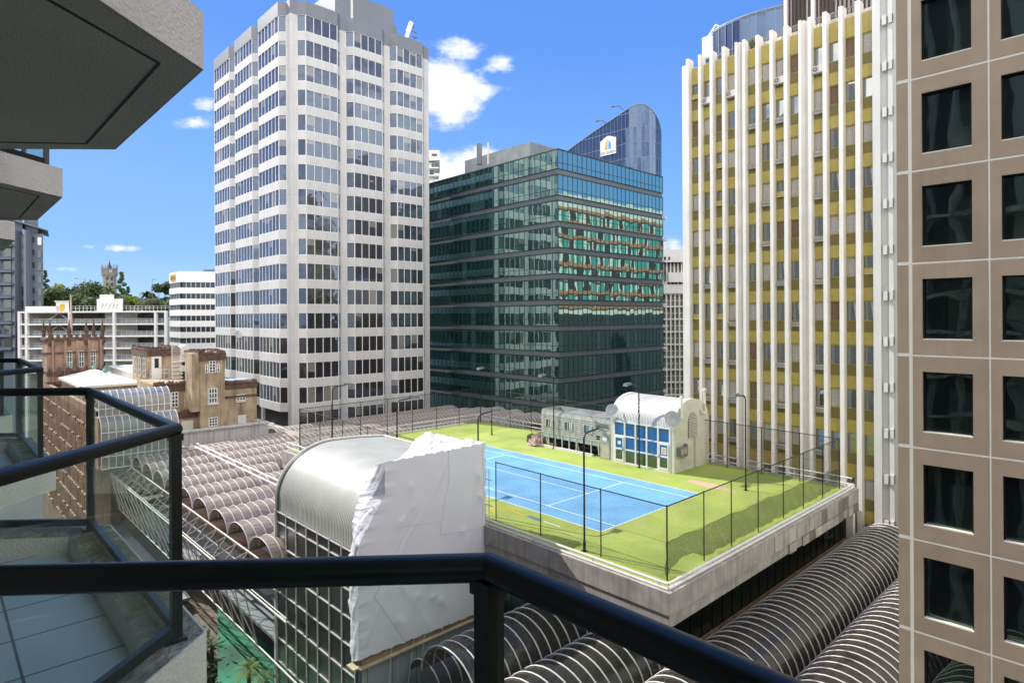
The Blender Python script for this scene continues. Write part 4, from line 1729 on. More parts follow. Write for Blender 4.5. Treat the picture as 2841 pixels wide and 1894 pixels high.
def vault(x0, x1, y0, y1, zb, rise, m, label, group, sp, r=.035, ribm=None):
    v = thing('barrel_vault', (x0, (y0 + y1) / 2, zb), label, 'glazed vault', group)
    yc, hw = (y0 + y1) / 2, (y1 - y0) / 2 - .06
    K = 16
    mb = MB()
    nx = max(2, int((x1 - x0) / 2.5))
    mb.grid(lambda u, w: (x0 + (x1 - x0) * u, yc - hw * math.cos(math.pi * w), zb + rise * math.sin(math.pi * w)), nx, K)
    mb.build('glazing', m, v, True)
    key = (round(hw, 3), rise, r)
    if key not in RIBS:
        rb = MB()
        rb.tube([(0, -hw * math.cos(math.pi * k / K), (rise + .03) * math.sin(math.pi * k / K)) for k in range(K + 1)], r, 5, caps=False)
        RIBS[key] = rb.mesh('rib', [ribm or M['rib']], True)
    n = int(round((x1 - x0) / sp))
    for k in range(n + 1):
        place('rib', RIBS[key], (x0 + (x1 - x0) * k / n, yc, zb), v)
    mb = MB()
    mb.box(x0, x1, y0 - .07, y0 + .07, zb - .12, zb + .02)
    mb.build('gutter', M['steel_grey'], v)
    return v


ordn = ['first', 'second', 'third', 'fourth', 'fifth', 'sixth', 'seventh', 'eighth', 'ninth', 'tenth', 'eleventh', 'twelfth']
SPN = 3.88
for k in range(12):
    y0 = 14.35 + SPN * k
    y1 = y0 + SPN
    x0 = -13.0 if y1 < 59 else 5.2
    x1 = -4.25 if y0 < 34 else 35.0
    if y0 > 50:
        x0 = max(x0, -13)
    zz_, rs_ = (-2.45, 1.12) if k < 9 else (-2.75, .98) if k < 10 else (-3.25, .95)
    vault(x0, x1, y0, y1, zz_, rs_, M['vault'],
          '%s bronze ribbed vault counting back from the curved metal roof' % ordn[k], 'bronze glazed vaults over the arcade on the left', .62, .029)
# right-hand and lower rows
names = ['long bronze vault at the foot of the deck, running to the yellow tower', 'long vault with bright ribs at the bottom right, beside the brown office', 'third long vault, in the bottom right corner']
for k, (y0, y1, x1, lb) in enumerate(((-10.5, -6.25, 22.3, names[0]), (-14.85, -10.6, 22.3, names[1]), (-19.1, -14.9, 22.3, names[2]))):
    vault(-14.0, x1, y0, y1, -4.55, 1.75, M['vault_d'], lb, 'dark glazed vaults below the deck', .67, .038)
for k, (y0, y1, lb) in enumerate(((-6.2, -1.95, 'dark short vault under the near corner of the deck, second behind the balcony rail'),
                                  (-1.9, 2.35, 'dark short vault left of the deck, next to the scaffold'), (2.5, 5.3, 'dark short vault under the foot of the white wrap'))):
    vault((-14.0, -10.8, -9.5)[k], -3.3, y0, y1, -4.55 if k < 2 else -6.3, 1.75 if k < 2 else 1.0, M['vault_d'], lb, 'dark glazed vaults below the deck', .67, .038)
mb = MB()
mb.box(-3.2, 22.3, -6.22, -5.6, -5.0, -4.42)
mb.box(-3.2, 22.3, -5.72, -5.6, -4.42, -4.32)
tag(mb.build('stone_ledge', mat('brown_stone_ledge', (.30, .19, .13), .85, amt=.35, scale=1.5, bump=.4, bscale=8, streak=.4)), 'brown stone ledge between the dark glazing under the deck and the long vault', 'ledge')
mb = MB()
mb.tube([(-14, -10.55, -4.45), (22.3, -10.55, -4.45)], .09, 10)
tag(smooth_angle(mb.build('gutter_pipe', mat('violet_grey_pipe', (.08, .07, .09), .25))), 'dark shiny gutter pipe between the two long vaults at the lower right', 'pipe')
mb = MB()
rr = random.Random(2)
for k in range(150):
    x = -13.5 + k * .24
    mb.bar((x, -10.75, -4.45), (x + .06, -10.68, -4.3 + .05 * rr.random()), .02, .02)
tag(mb.build('bird_spikes', M['white']), 'row of small pale bird spikes beside the gutter pipe', 'bird spikes')
mb = MB()
mb.box(-13.0, 34, 14, 62, -12.2, -12)
mb.box(-9, 22, -20, 14, -12.2, -12)
tag(mb.build('arcade_floor', mat('arcade_floor', (.16, .11, .08), .7, amt=.4, scale=.6, streak=.4)), kind='structure')
# inner beams and pipes seen under the bright vaults
mb = MB()
for x in (-8.1, -7.45):
    mb.tube([(x, 14.5, -.78), (x, 47.6, -.78)], .075, 6)
tag(smooth_angle(mb.build('roof_pipes', M['rib'])), 'pair of long pale pipes lying across the bronze vaults', 'pipe')
mb = MB()
for d_ in (0, .55):
    mb.tube([(1.9 + d_, 44.9, -.8), (2.6 + d_, 59.5, -.8)], .06, 6)
tag(smooth_angle(mb.build('roof_pipes', M['truss'])), 'pair of pale pipes crossing the farthest vaults by the foot of the white tower', 'pipe')

# ---- white lattice truss along the open edge of the vaults
tr = thing('lattice_truss', (-13.1, 14, -8), 'cream steel lattice truss along the open ends of the bronze vaults', 'truss')
T1 = lambda y: Vector((-13.05, y, -2.62))
T2 = lambda y: Vector((-14.1, y, -3.9))
T3 = lambda y: Vector((-13.25, y, -7.78))
T4 = lambda y: Vector((-12.3, y, -4.6))
for T in (T1, T2, T3, T4):
    mb = MB()
    ys_ = 15.6 if T in (T1, T4) else 10.
    mb.tube([T(ys_), T(60)], .062 if T is not T3 else .055, 8)
    if T is T2:
        mb.tube([T(ys_) + Vector((0, 0, .22)), T(60) + Vector((0, 0, .22))], .035, 8)
    smooth_angle(mb.build('chord', M['truss'], tr))
st = SPN / 2
for k in range(22):
    y = 14.35 + st + k * st
    for (A, B, sh) in ((T1, T2, 1), (T2, T3, 0), (T1, T4, 1)):
        if A is T1 and B is T4 and k % 2:
            continue
        mb = MB()
        mb.tube([A(y), B(y + (st if sh else 0))], .038, 5)
        mb.tube([B(y + (st if sh else 0)), A(y + 2 * st if not sh else y + st)], .038, 5)
        if A is T1 and B is T4:
            mb.tube([T4(y), T2(y)], .03, 5)
        mb.build('web_member', M['truss'], tr)
mb = MB()
mb.box(-11.9, -11.6, 16.6, 60, -4.3, -3.2)
mb.box(-12.4, -11.9, 16.6, 60, -3.5, -3.2)
tag(mb.build('edge_beam', mat('brown_edge_beam', (.22, .13, .09), .8, amt=.4, scale=1.2)), 'brown beam behind the lattice truss', 'beam')
mb = MB()
mb.box(-12.0, -4.4, 16.4, 58, -8.2, -8.0)
tag(mb.build('lower_roof', M['roofgrey']), 'grey flat roof below the vaults, seen through the lattice truss', 'roof')
mb = MB()
mb.box(-14.4, -12.0, 34, 60, -11.2, -11.0)
mb.box(-14.6, -14.4, 34, 60, -11.2, -10.2)
tag(mb.build('terrace', mat('terrace_grey', (.28, .29, .31), .8, amt=.15)), kind='structure')

# =========================================================== CURVED PLANT ROOM AND WHITE WRAP
PX, PY0, PY1 = -12.0, 6.45, 16.2
prm = thing('curved_plant_room', (PX, PY0, -12), 'plant room with curved corrugated metal roof and dark glazed wall, left of the white wrap', 'building')
prof = [(-12.0, .28)]
for k in range(1, 41):
    an = math.pi - k / 40 * math.pi / 2
    prof.append((-8.3 + 3.7 * math.cos(an), 1.0 + 3.12 * math.sin(an) ** 1.0))
prof[1:1] = [(-12.0, .7)]
prof.append((-6.3, 4.05))
prof.append((-4.35, 3.86))
np_ = len(prof) - 1
mb = MB()
for k in range(np_):
    (xa, za), (xb, zb_) = prof[k], prof[k + 1]
    mb.poly([(xa, PY0, za), (xb, PY0, zb_), (xb, PY1, zb_), (xa, PY1, za)])
o = smooth_angle(mb.build('curved_roof', M['sheet'], prm), 25)
for (off, y, m_, rad) in ((.03, PY1 + .02, 'concrete_l', .10), (.0, PY1 - .22, 'steel_grey', .05)):
    mb = MB()
    mb.tube([(x - .03, y, z + off) for x, z in prof], rad, 8)
    smooth_angle(mb.build('roof_edge_trim', M[m_], prm), 60)
mb = MB()
mb.tube([(-4.3, PY0, 3.9), (-4.3, PY1, 3.9)], .07, 6)
mb.build('roof_edge_trim', M['concrete_l'], prm)
mb = MB()
ring = [(x + .05, z - .1) for x, z in prof] + [(-4.4, -12), (-12 + .05, -12)]
mb.loft([(x, PY1 - .02, z) for x, z in ring], [(x, PY0 + .1, z) for x, z in ring])
mb.build('body', M['roofgrey'], prm)
M['pglass'] = mirror_glass('dusty_black_glazing', (.4, .42, .4), (.035, .038, .036), .10, rough=.12, wav=.02)
zrow = [.22, -.42] + [-.42 - 1.44 * (k + 1) for k in range(8)]
yc_ = [PY1 - .05 - (PY1 - PY0) / 7 * k for k in range(8)]
for k in range(7):
    mb = MB()
    for r_ in range(len(zrow) - 1):
        jitter_pane(mb, (PX - .02, yc_[k], zrow[r_ + 1]), (0, -1, 0), yc_[k] - yc_[k + 1], zrow[r_] - zrow[r_ + 1], 0, .004)
    mb.build('glazing', M['pglass'], prm)
mb = MB()
for y in yc_:
    mb.box(PX - .09, PX - .02, y - .033, y + .033, -12, .3)
for z in zrow:
    mb.box(PX - .08, PX - .025, PY0, PY1, z - .035, z + .035)
mb.box(PX - .16, PX, PY1 - .05, PY1 + .16, -12, .3)
mb.build('glazing_frame', mat('pinkish_white_frame', (.66, .62, .60), .5), prm)
mb = MB()
mb.box(-11.95, -4.5, 5.75, 6.7, -12, -4.75)
mb.build('grey_lower_wall', panel_mat('grey_wall_panels', (.33, .36, .37), 1.5, 50, .05, .6, .4, .1), prm)
mb = MB()
mb.box(-12.1, -4.3, 5.65, 6.7, -5.35, -4.95)
mb.build('timber_ledge', mat('timber_ledge', (.26, .18, .10), .8, amt=.3, scale=2), prm)

WY = 5.5
q = random.Random(21)
tents = [(q.uniform(.12, .95), q.uniform(.1, .9), q.uniform(.05, .12)) for _ in range(15)]


def wleft(v):
    """left edge of the front sheet, v = 0 at the bottom"""
    pts = [(0, (823, 1516)), (.57, (823, 1252)), (.83, (884, 1135)), (1, (884, 1061))]
    for (v0, a), (v1, b) in zip(pts[:-1], pts[1:]):
        if v <= v1 + 1e-9:
            t = (v - v0) / (v1 - v0)
            return at(a[0] + (b[0] - a[0]) * t, a[1] + (b[1] - a[1]) * t, y=WY)


def noise1(x, s):
    return math.sin(x * 13.1 + s) * .5 + math.sin(x * 29.7 + s * 2.3) * .3 + math.sin(x * 61.3 + s * 4.1) * .2


BR = at(1076, 1417, y=WY)
TR = at(1114, 1017, y=WY)


def wfront(u, v):
    Lp = wleft(v)
    rx = -3.95 + .07 * noise1(v * 2.2, 3)
    rz = BR.z + (TR.z - BR.z) * v
    p = Vector((Lp.x + (rx - Lp.x) * u, WY, Lp.z + (rz - Lp.z) * u))
    d = 0
    for (a, b, h) in tents:
        r_ = math.hypot((u - a) * 8, (v - b) * 9)
        d += h * math.exp(-r_ * 5.)
    d += .05 * math.sin(math.pi * u) * math.sin(math.pi * v) + .006 * noise1(u * .5 + v * .4, 1) + .005 * noise1(v * .9 - u * .6, 5)
    d += .03 * max(0, 1 - abs((u - .28) * 1.6 - (v - .45)) * 26) + .025 * max(0, 1 - abs((u - .62)) * 40) * (v > .55) + .022 * max(0, 1 - abs((u - .35) + (v - .25) * .8) * 30) * (v < .4)
    if u < .12:
        d += (.12 - u) * .35 * noise1(v * 5, 2)
    if v > .93:
        p.z += .06 * noise1(u * 4, 6) * (v - .93) / .07
    if v < .03:
        p.z += .05 * noise1(u * 5, 9)
    p.y -= d
    return p


wrap = thing('scaffold_wrap', (-8, WY, -5), 'white shrink-wrap sheet stretched over a scaffold in the centre foreground', 'scaffold wrap')
mb = MB()
mb.grid(wfront, 90, 90)
mb.build('front_sheet', M['wrap'], wrap, True)


def wouter(v):
    """back edge of the side sheet, resting on the curved roof and the glazing"""
    pts = [(0, (804, 1515), 7.1), (.30, (800, 1352), 7.2), (.57, (798, 1250), 7.3), (.62, (803, 1232), 7.3), (.82, (845, 1140), 7.6), (.86, (849, 1128), 7.7), (1, (846, 1069), 7.8)]
    for (v0, a, ya), (v1, b, yb) in zip(pts[:-1], pts[1:]):
        if v <= v1 + 1e-9:
            t = (v - v0) / (v1 - v0)
            p = at(a[0] + (b[0] - a[0]) * t, a[1] + (b[1] - a[1]) * t, y=ya + (yb - ya) * t)
            break
    if v > .5:
        an = math.pi - (0 if v < .57 else .62 * (v - .57) / .26 if v < .83 else .62 + .30 * (v - .83) / .17)
        r_ = Vector((-8.3 + 3.78 * math.cos(an), 6.5 + .9 * max(0, v - .57) / .43, 1.0 + 3.2 * math.sin(an) + .55 * max(0, v - .83) / .17))
        r_.z -= .75 * max(0, 1 - (v - .5) / .07)
        p = p.lerp(r_, min(1, (v - .5) / .07))
    return p


def wside(u, v):
    p = wfront(0, v)
    g_ = wouter(v)
    r_ = p.lerp(g_, u)
    e = math.sin(math.pi * min(1, u * 1.15))
    w_ = .045 * noise1(u * .9 + v * 3.1, 1.3) + .03 * abs(noise1(u * 2 - v * 7, 2.2)) + .012 * noise1(u * 5 + v * 15, 3.1)
    r_.x += -w_ * e + .05 * u * noise1(v * 2.4, 3) - .10 * e
    r_.z += .05 * u * noise1(v * 5, 4)
    return r_


mb = MB()
mb.grid(wside, 16, 150)
mb.build('side_sheet', M['wrap'], wrap, True)
back_pts = [(-.01, (896, 1070), 7.0), (.10, (926, 1049), 8.0), (.22, (948, 1016), 8.5), (.32, (965, 1000), 8.6), (.43, (986, 990), 8.5), (.52, (1003, 997), 8.2), (.62, (1030, 1000), 7.6), (.72, (1052, 1008), 7.2), (.82, (1080, 1009), 6.7), (.92, (1098, 1015), 6.3), (1, (1113, 1014), 5.9)]


def wtop(u, v):
    f = wfront(u, 1)
    for (u0, a, ya0), (u1, b, yb0) in zip(back_pts[:-1], back_pts[1:]):
        if u <= u1 + 1e-9:
            t = (u - u0) / (u1 - u0)
            g_ = at(a[0] + (b[0] - a[0]) * t, a[1] + (b[1] - a[1]) * t, y=ya0 + (yb0 - ya0) * t)
            break
    p = f.lerp(g_, v)
    w_ = math.sin(math.pi * v)
    p.z += w_ * (.08 * noise1(u * 1.2 + v * .6, 2) + .07 * abs(noise1(u * 2.4 - v * 1.1, 5)) + .02 * noise1(v * 2 + u * 5, 8)) - .06 * w_
    p.z += .07 * noise1(u * 3.3, 3) * v * (1 if u < .9 else .3)
    return p


mb = MB()
mb.grid(wtop, 90, 40)
mb.build('top_sheet', M['wrap'], wrap, True)


def wback(u, v):
    p = wtop(u, 1)
    return Vector((p.x, p.y + .5 * v, p.z + (3.6 - p.z) * v))


mb = MB()
mb.grid(wback, 40, 4)
mb.build('back_sheet', M['wrap'], wrap, True)


def wright(u, v):
    p = wfront(1, v)
    return Vector((p.x + .05 * noise1(v * 7 + u * 3, 1), p.y + 1.9 * u, p.z))


mb = MB()
mb.grid(wright, 6, 60)
mb.build('end_sheet', M['wrap'], wrap, True)

seam_m = mat('wrap_seam', (.50, .50, .54), .6)
for (ua, va, ub, vb) in ((.60, 1, .60, .52), (.55, .88, .10, .28), (.60, .52, .97, .50), (.33, 0, .10, .30), (.97, 1, .97, .02), (.25, .62, .6, .60)):
    mb = MB()
    mb.tube([wfront(ua + (ub - ua) * k / 30, va + (vb - va) * k / 30) - Vector((0, .004, 0)) for k in range(31)], .012, 4)
    mb.build('seam', seam_m, wrap)
scf = thing('scaffold', (-4.5, 6, -5), 'galvanised scaffold tubes sticking out round the white wrap', 'scaffold')


def rz_(x, y, yy=5.2):
    return at((1340 + x * .315) * .82788, (1400 + y * .315) * .82788, y=yy)


def sct(a, b, r=.026):
    mb = MB()
    mb.tube([a, b], r, 8)
    smooth_angle(mb.build('scaffold_tube', M['ac'], scf))


sct(rz_(20, 340), rz_(182, 412))
sct(rz_(50, 492), rz_(180, 430))
sct(rz_(180, 430), at((1340 + 470 * .315) * .82788, (1400 + 300 * .315) * .82788, x=-4.2))
sct(rz_(180, 545), rz_(218, 405))
sct(rz_(215, 425), rz_(290, 465))
sct(rz_(75, 60), rz_(182, 415), .016)
for (x, ya, yb) in ((-3.85, 5.3, 5.3), (-3.85, 6.5, 6.5)):
    sct((x, ya, -6.2), (x, yb, 3.3))
for z in (-4.2, -2.4, -.6, 1.1, 2.6):
    sct((-12.3, 5.75, z), (-3.6, 5.75, z))
    sct((-3.85, 5.0, z + .1), (-3.85, 7.0, z + .1))
for x in (-12.0, -9.9, -7.8, -5.7):
    sct((x, 5.75, -6.9), (x, 5.75, -4.3))
p_ = at(905, 1070, y=6.5)
sct(at(918, 1072, y=6.2), at(975, 1022, y=7.4))
sct(at(887, 1066, y=6.4), at(960, 1045, y=8.4), .02)
mb = MB()
mb.box(-12.6, -12.0, 5.6, 6.3, -5.3, -5.22)
mb.box(-12.3, -4.2, 5.45, 6.0, -5.32, -5.24)
mb.build('scaffold_board', mat('scaffold_board', (.50, .40, .27), .8, amt=.2), scf)
for (x0, dx) in ((-9.0, -.9), (-8.3, -.9), (-7.2, 1.0), (-10.4, -.6)):
    sct((x0, 5.6, -4.9), (x0 + dx, 5.0, -7.6), .02)

# =========================================================== HOTEL, BALCONIES
hotel = thing('hotel', (-28.6, -20, GZ), 'pale concrete balcony block at the left edge, its slabs cut off by the frame', 'apartment building')
mb = MB()
mb.box(-45, -28.62, -60, 30, GZ, 46)
mb.build('facade', M['concrete_l'], hotel)
for k in range(34):
    mb = MB()
    y = -58 + 2.18 * k
    mb.box(-28.62, -28.5 if k % 2 else -28.55, y, y + (1.35 if k % 2 else 1.1), GZ, 46)
    mb.build('pier', M['concrete_l'], hotel)
mb = MB()
for k in range(11):
    y = -15.4 + k * 1.7
    mb.box(-28.61, -28.50 if False else -28.47, y, y + 1.15, GZ, 46)
mb.build('dark_panel', M['core'], hotel)  # dark panels added on the unseen wall, mirrored as stripes in the brown office
cols_ = [(-32.4, -30.4), (-27.8, -25.85), (-23.4, -21.39), (-19.28, -17.3), (-14.75, -12.95), (-10.45, -8.65), (-6.1, -4.3), (-1.8, 0), (2.5, 4.3)]
for ci, (ya, yb) in enumerate(cols_):
    for j in range(-4, 6):
        kt = 10.89 + 2.81 * j
        mb = MB()
        mb.box(-28.62, -28.46, ya + .1, yb - .1, kt + .05, kt + 2.3)
        mb.build('balcony_door', M['dark_glass'], hotel)
CSA = .848


def bpoly(ya, yb, x, grow=0.):
    dx = x + 28.6
    return [(-28.6, ya - dx * CSA - grow), (x, ya - grow * .3), (x, yb + grow * .3), (-28.6, yb + dx * CSA + grow)]


def balcony(ya, yb, j, full=True):
    kt = 10.89 + 2.81 * j
    P4 = bpoly(ya, yb, -27.03, .06)
    Pin = bpoly(ya, yb, -27.27, -.14)
    mb = MB()
    mb.prism(P4, kt - .262, kt - .135)
    # raised kerb round the edge
    mb.hexa([(*P4[0], kt - .135), (*P4[1], kt - .135), (*Pin[1], kt - .135), (*Pin[0], kt - .135), (*P4[0], kt), (*P4[1], kt), (*Pin[1], kt - .01), (*Pin[0], kt - .01)])
    mb.hexa([(*P4[1], kt - .135), (*P4[2], kt - .135), (*Pin[2], kt - .135), (*Pin[1], kt - .135), (*P4[1], kt), (*P4[2], kt), (*Pin[2], kt - .01), (*Pin[1], kt - .01)])
    mb.hexa([(*P4[2], kt - .135), (*P4[3], kt - .135), (*Pin[3], kt - .135), (*Pin[2], kt - .135), (*P4[2], kt), (*P4[3], kt), (*Pin[3], kt - .01), (*Pin[2], kt - .01)])
    sl_ = mb.build('balcony_slab', M['concrete_l'], hotel)
    mb = MB()
    Ps = bpoly(ya, yb, -27.045, .04)
    mb.poly([(p[0], p[1], kt - .2635) for p in reversed(Ps)])
    mb.build('soffit', M['soffit'], sl_)
    g1 = bpoly(ya, yb, -27.20, -.10)
    mb = MB()
    for a_, b_ in zip(g1[:-1], g1[1:]):
        mb.bar((*a_, kt - .264), (*b_, kt - .264), .014, .006)
    mb.build('drip_groove', M['groove'], sl_)
    mb = MB()
    mb.poly([(p[0], p[1], kt - .129) for p in Pin])
    mb.build('floor_tiles', M['tile'], sl_)
    mb = MB()
    for i in range(3):
        a_, b_ = Vector((*P4[i], kt + .001)), Vector((*P4[i + 1], kt + .001))
        c_, d_ = Vector((*Pin[i + 1], kt - .006)), Vector((*Pin[i], kt - .006))
        mb.poly([a_.lerp(b_, .002) + (d_ - a_) * .04, b_.lerp(a_, .002) + (c_ - b_) * .04, c_, d_])
    mb.build('kerb_top', M['lichen'], sl_)
    return sl_


def balrail(ya, yb, j, label):
    kt = 10.89 + 2.81 * j
    zr_ = kt + .93
    f = thing('balcony_railing', (-27.15, ya, kt), label, 'balcony railing', 'dark tube railings with glass panels')
    xr = -27.15
    P_ = bpoly(ya, yb, xr)
    mb = MB()
    mb.tube([(*p, zr_) for p in P_], .0275, 28)
    smooth_angle(mb.build('handrail', M['balrail'], f), 30)
    for i, p in enumerate(P_):
        mb = MB()
        s_ = .021
        px_ = p[0] + (.06 if i in (0, 3) else 0)
        mb.box(px_ - s_, px_ + s_, p[1] - s_, p[1] + s_, kt - .01, zr_ - .02)
        mb.box(px_ - .027, px_ + .027, p[1] - .027, p[1] + .027, zr_ - .05, zr_ - .02)
        if i in (1, 2):
            mb.box(px_ - .05, px_ + .035, p[1] - .04, p[1] + .04, kt - .01, kt + .012)
        mb.build('post', M['balrail'], f)
    for i in range(3):
        a_, b_ = Vector((*P_[i], 0)), Vector((*P_[i + 1], 0))
        d = (b_ - a_).normalized()
        a_, b_ = a_ + d * .03, b_ - d * .03
        nn = Vector((d.y, -d.x, 0)) * .005
        mb = MB()
        A0, B0 = a_ + Vector((0, 0, kt + .05)), b_ + Vector((0, 0, kt + .05))
        A1, B1 = a_ + Vector((0, 0, zr_ - .02)), b_ + Vector((0, 0, zr_ - .02))
        mb.hexa([A0 - nn, B0 - nn, B0 + nn, A0 + nn, A1 - nn, B1 - nn, B1 + nn, A1 + nn])
        mb.build('glass_panel', M['glassbal'], f)
        mb = MB()
        mb.bar(a_ + Vector((0, 0, kt + .05)), b_ + Vector((0, 0, kt + .05)), .03, .045)
        mb.build('bottom_rail', M['balrail'], f)
    return f


lbl = {2: 'nearest dark green tube railing, crossing the whole lower foreground',
       3: 'dark tube railing of the next balcony, its corner before the bronze vaults',
       4: 'smaller dark tube railing of the third balcony, at the left edge',
       5: 'dark tube railing of the fourth balcony, half hidden at the far left edge'}
for ci, (ya, yb) in enumerate(cols_):
    for j in (-3, -2, -1, 0, 1, 2, 3):
        if j > 0 and ci > 3:
            balcony(ya - .5, yb - .5, j)
        else:
            balcony(ya, yb - (.2 if j > 0 and ci == 3 else 0), j)
for ci in (2, 3, 4, 5):
    balrail(*cols_[ci], 0, lbl[ci])
balrail(*cols_[3], 1, 'dark railing with glass on the slab overhead at the top left')
balrail(cols_[4][0] - .5, cols_[4][1] - .5, 1, 'dark railing with pale glass on the second slab from the top left')
balrail(cols_[5][0] - .5, cols_[5][1] - .5, 1, 'dark railing on the third, farthest overhead slab')
balrail(*cols_[3], -1, 'dark railing of the balcony one floor down, below the next balcony')
balrail(*cols_[4], -1, 'dark railing of the balcony one floor down, below the third balcony')


# =========================================================== MASONRY BUILDING (left middle)
def ragged(mb, a, b, z, n, h, d, seed, m=0):
    """weather-beaten crest of lumps along a wall top"""
    q = random.Random(seed)
    a, b = Vector(a), Vector(b)
    n = int(n * 1.7)
    for k in range(n):
        p = a.lerp(b, (k + .5) / n)
        w = (b - a).length / n * .52
        hh = h * .62 * q.uniform(.35, 1.3)
        dx = (b - a).normalized()
        s = Vector((dx.y, -dx.x, 0)) * d
        up = Vector((0, 0, z))
        r0 = [p - dx * w - s + up, p + dx * w - s + up, p + dx * w + s + up, p - dx * w + s + up]
        c = p + up + Vector((0, 0, hh))
        r1 = [c - dx * w * .45 - s * .6, c + dx * w * .5 - s * .6, c + dx * w * .45 + s * .6, c - dx * w * .5 + s * .6]
        mb.loft(r0, r1, m)


def sash(parent, x0, x1, y, z0, z1, nx=2, nz=3, face='y', m='whiteframe', proud=.05):
    mb = MB()
    if face == 'y':
        mb.poly([(x0, y - .02, z0), (x1, y - .02, z0), (x1, y - .02, z1), (x0, y - .02, z1)], 0)
        for k in range(nx + 1):
            x = x0 + (x1 - x0) * k / nx
            mb.box(x - .045, x + .045, y - proud - .02, y - .02, z0, z1, 1)
        for k in range(nz + 1):
            z = z0 + (z1 - z0) * k / nz
            mb.box(x0, x1, y - proud, y - .021, z - .04, z + .04, 1)
    else:
        mb.poly([(y - .02, x1, z0), (y - .02, x0, z0), (y - .02, x0, z1), (y - .02, x1, z1)], 0)
        for k in range(nx + 1):
            x = x0 + (x1 - x0) * k / nx
            mb.box(y - proud - .02, y - .02, x - .045, x + .045, z0, z1, 1)
        for k in range(nz + 1):
            z = z0 + (z1 - z0) * k / nz
            mb.box(y - proud, y - .021, x0, x1, z - .04, z + .04, 1)
    return mb.build('window', [M['dark_glass'], M[m]], parent)


mas = thing('masonry_block', (-3.67, 59, GZ), 'ochre old masonry block with ragged crests and square tower, beside the white tower', 'building')
MY = 59.0
mb = MB()
mb.box(-3.67, -.83, MY, 65, GZ, 8.0)
mb.build('square_tower', M['stucco'], mas)
mb = MB()
ragged(mb, (-3.7, MY + .1, 0), (-.8, MY + .1, 0), 7.9, 9, .65, .3, 1)
ragged(mb, (-3.6, MY + .1, 0), (-3.6, 65, 0), 7.9, 14, .65, .3, 2)
ragged(mb, (-.9, MY + .1, 0), (-.9, 65, 0), 7.9, 14, .65, .3, 3)
mb.box(-3.8, -.7, MY - .13, 65, 7.1, 7.9)
mb.build('crest', M['brickdark'], mas)
mb = MB()
mb.box(-3.75, -.75, MY - .06, 65, 6.3, 6.45)
for x in (-3.3, -1.25):
    mb.box(x - .12, x + .12, MY - .1, MY, -1.4, 7.1)
mb.build('pilaster', M['stucco'], mas)
mb = MB()
mb.box(-.83, 3.12, MY, 64, GZ, 4.05)
mb.build('lower_wing', M['stucco'], mas)
mb = MB()
mb.box(-.83, 3.2, MY - .1, 64.1, 3.35, 4.1)
ragged(mb, (-.8, MY + .1, 0), (3.15, MY + .1, 0), 4.05, 11, .55, .28, 4)
mb.box(-.83, 3.18, MY - .12, MY, 2.25, 2.5)
mb.build('crest', M['brickdark'], mas)
mb = MB()
for x in (-.3, 2.9):
    mb.box(x - .1, x + .1, MY - .08, MY, -1.2, 2.2)
mb.build('pilaster', M['stucco'], mas)
sash(mas, .6, 1.65, MY, 1.85, 2.55, 3, 2)
sash(mas, -2.72, -1.78, MY, 1.85, 3.6, 3, 3)
sash(mas, -2.72, -1.75, MY, -1.0, 0.0, 3, 3)
sash(mas, -2.65, -1.95, MY, 5.6, 7.0, 2, 4)
sash(mas, -3.1, -2.85, MY, 5.6, 6.6, 1, 2)
sash(mas, -1.75, -1.5, MY, 5.6, 6.6, 1, 2)
mb = MB()
mb.box(-2.9, -1.6, MY - .2, MY, 1.6, 1.8)
mb.box(.5, 1.75, MY - .15, MY, 1.6, 1.75)
mb.box(.75, 1.75, MY - .03, MY, -1.1, -.05)
mb.build('sill', M['creamwall'], mas)
# recessed wing with the curved stair-like crest
mb = MB()
mb.box(-8.1, -3.6, 62, 70, GZ, 4.3)
mb.box(-6.6, -2.67, 60.2, 62, GZ, .95)
mb.build('recessed_wing', M['stucco'], mas)
mb = MB()
ragged(mb, (-8.1, 62.1, 0), (-4.0, 62.1, 0), 4.2, 12, .6, .3, 5)
ragged(mb, (-6.6, 60.3, 0), (-2.7, 60.3, 0), .9, 12, .45, .25, 6)
mb.box(-8.15, -3.7, 61.9, 62, 3.3, 4.2)
mb.box(-6.65, -3.7, 60.1, 60.2, .1, .9)
for k in range(6):
    an = k / 5 * math.pi / 2
    mb.box(-4.6 + .8 * math.sin(an) - .15, -4.6 + .8 * math.sin(an) + .15, 61.7, 62.3, 4.2, 4.6 + 1.5 * (1 - math.cos(an)))
for k in range(6):
    an = k / 5 * math.pi / 2
    mb.box(-3.6 + .7 * math.sin(an) - .15, -3.6 + .7 * math.sin(an) + .15, 60.0, 60.4, .9, 1.2 + 1.3 * (1 - math.cos(an)))
mb.build('crest', M['brickdark'], mas)
sash(mas, -6.1, -5.4, 60.2 + 1.8, 1.4, 3.2, 2, 4)
sash(mas, -4.6, -4.0, 62, 1.2, 3.0, 2, 3)
mb = MB()
mb.box(-4.6, -3.68, 59.2, 61.9, .9, 8.0)
mb.build('lit_flank', M['stucco'], mas)
mb = MB()
mb.box(-5.5, -4.2, 60.1, 60.17, -1.8, -.2)
mb.build('patched_window', M['creamwall'], mas)
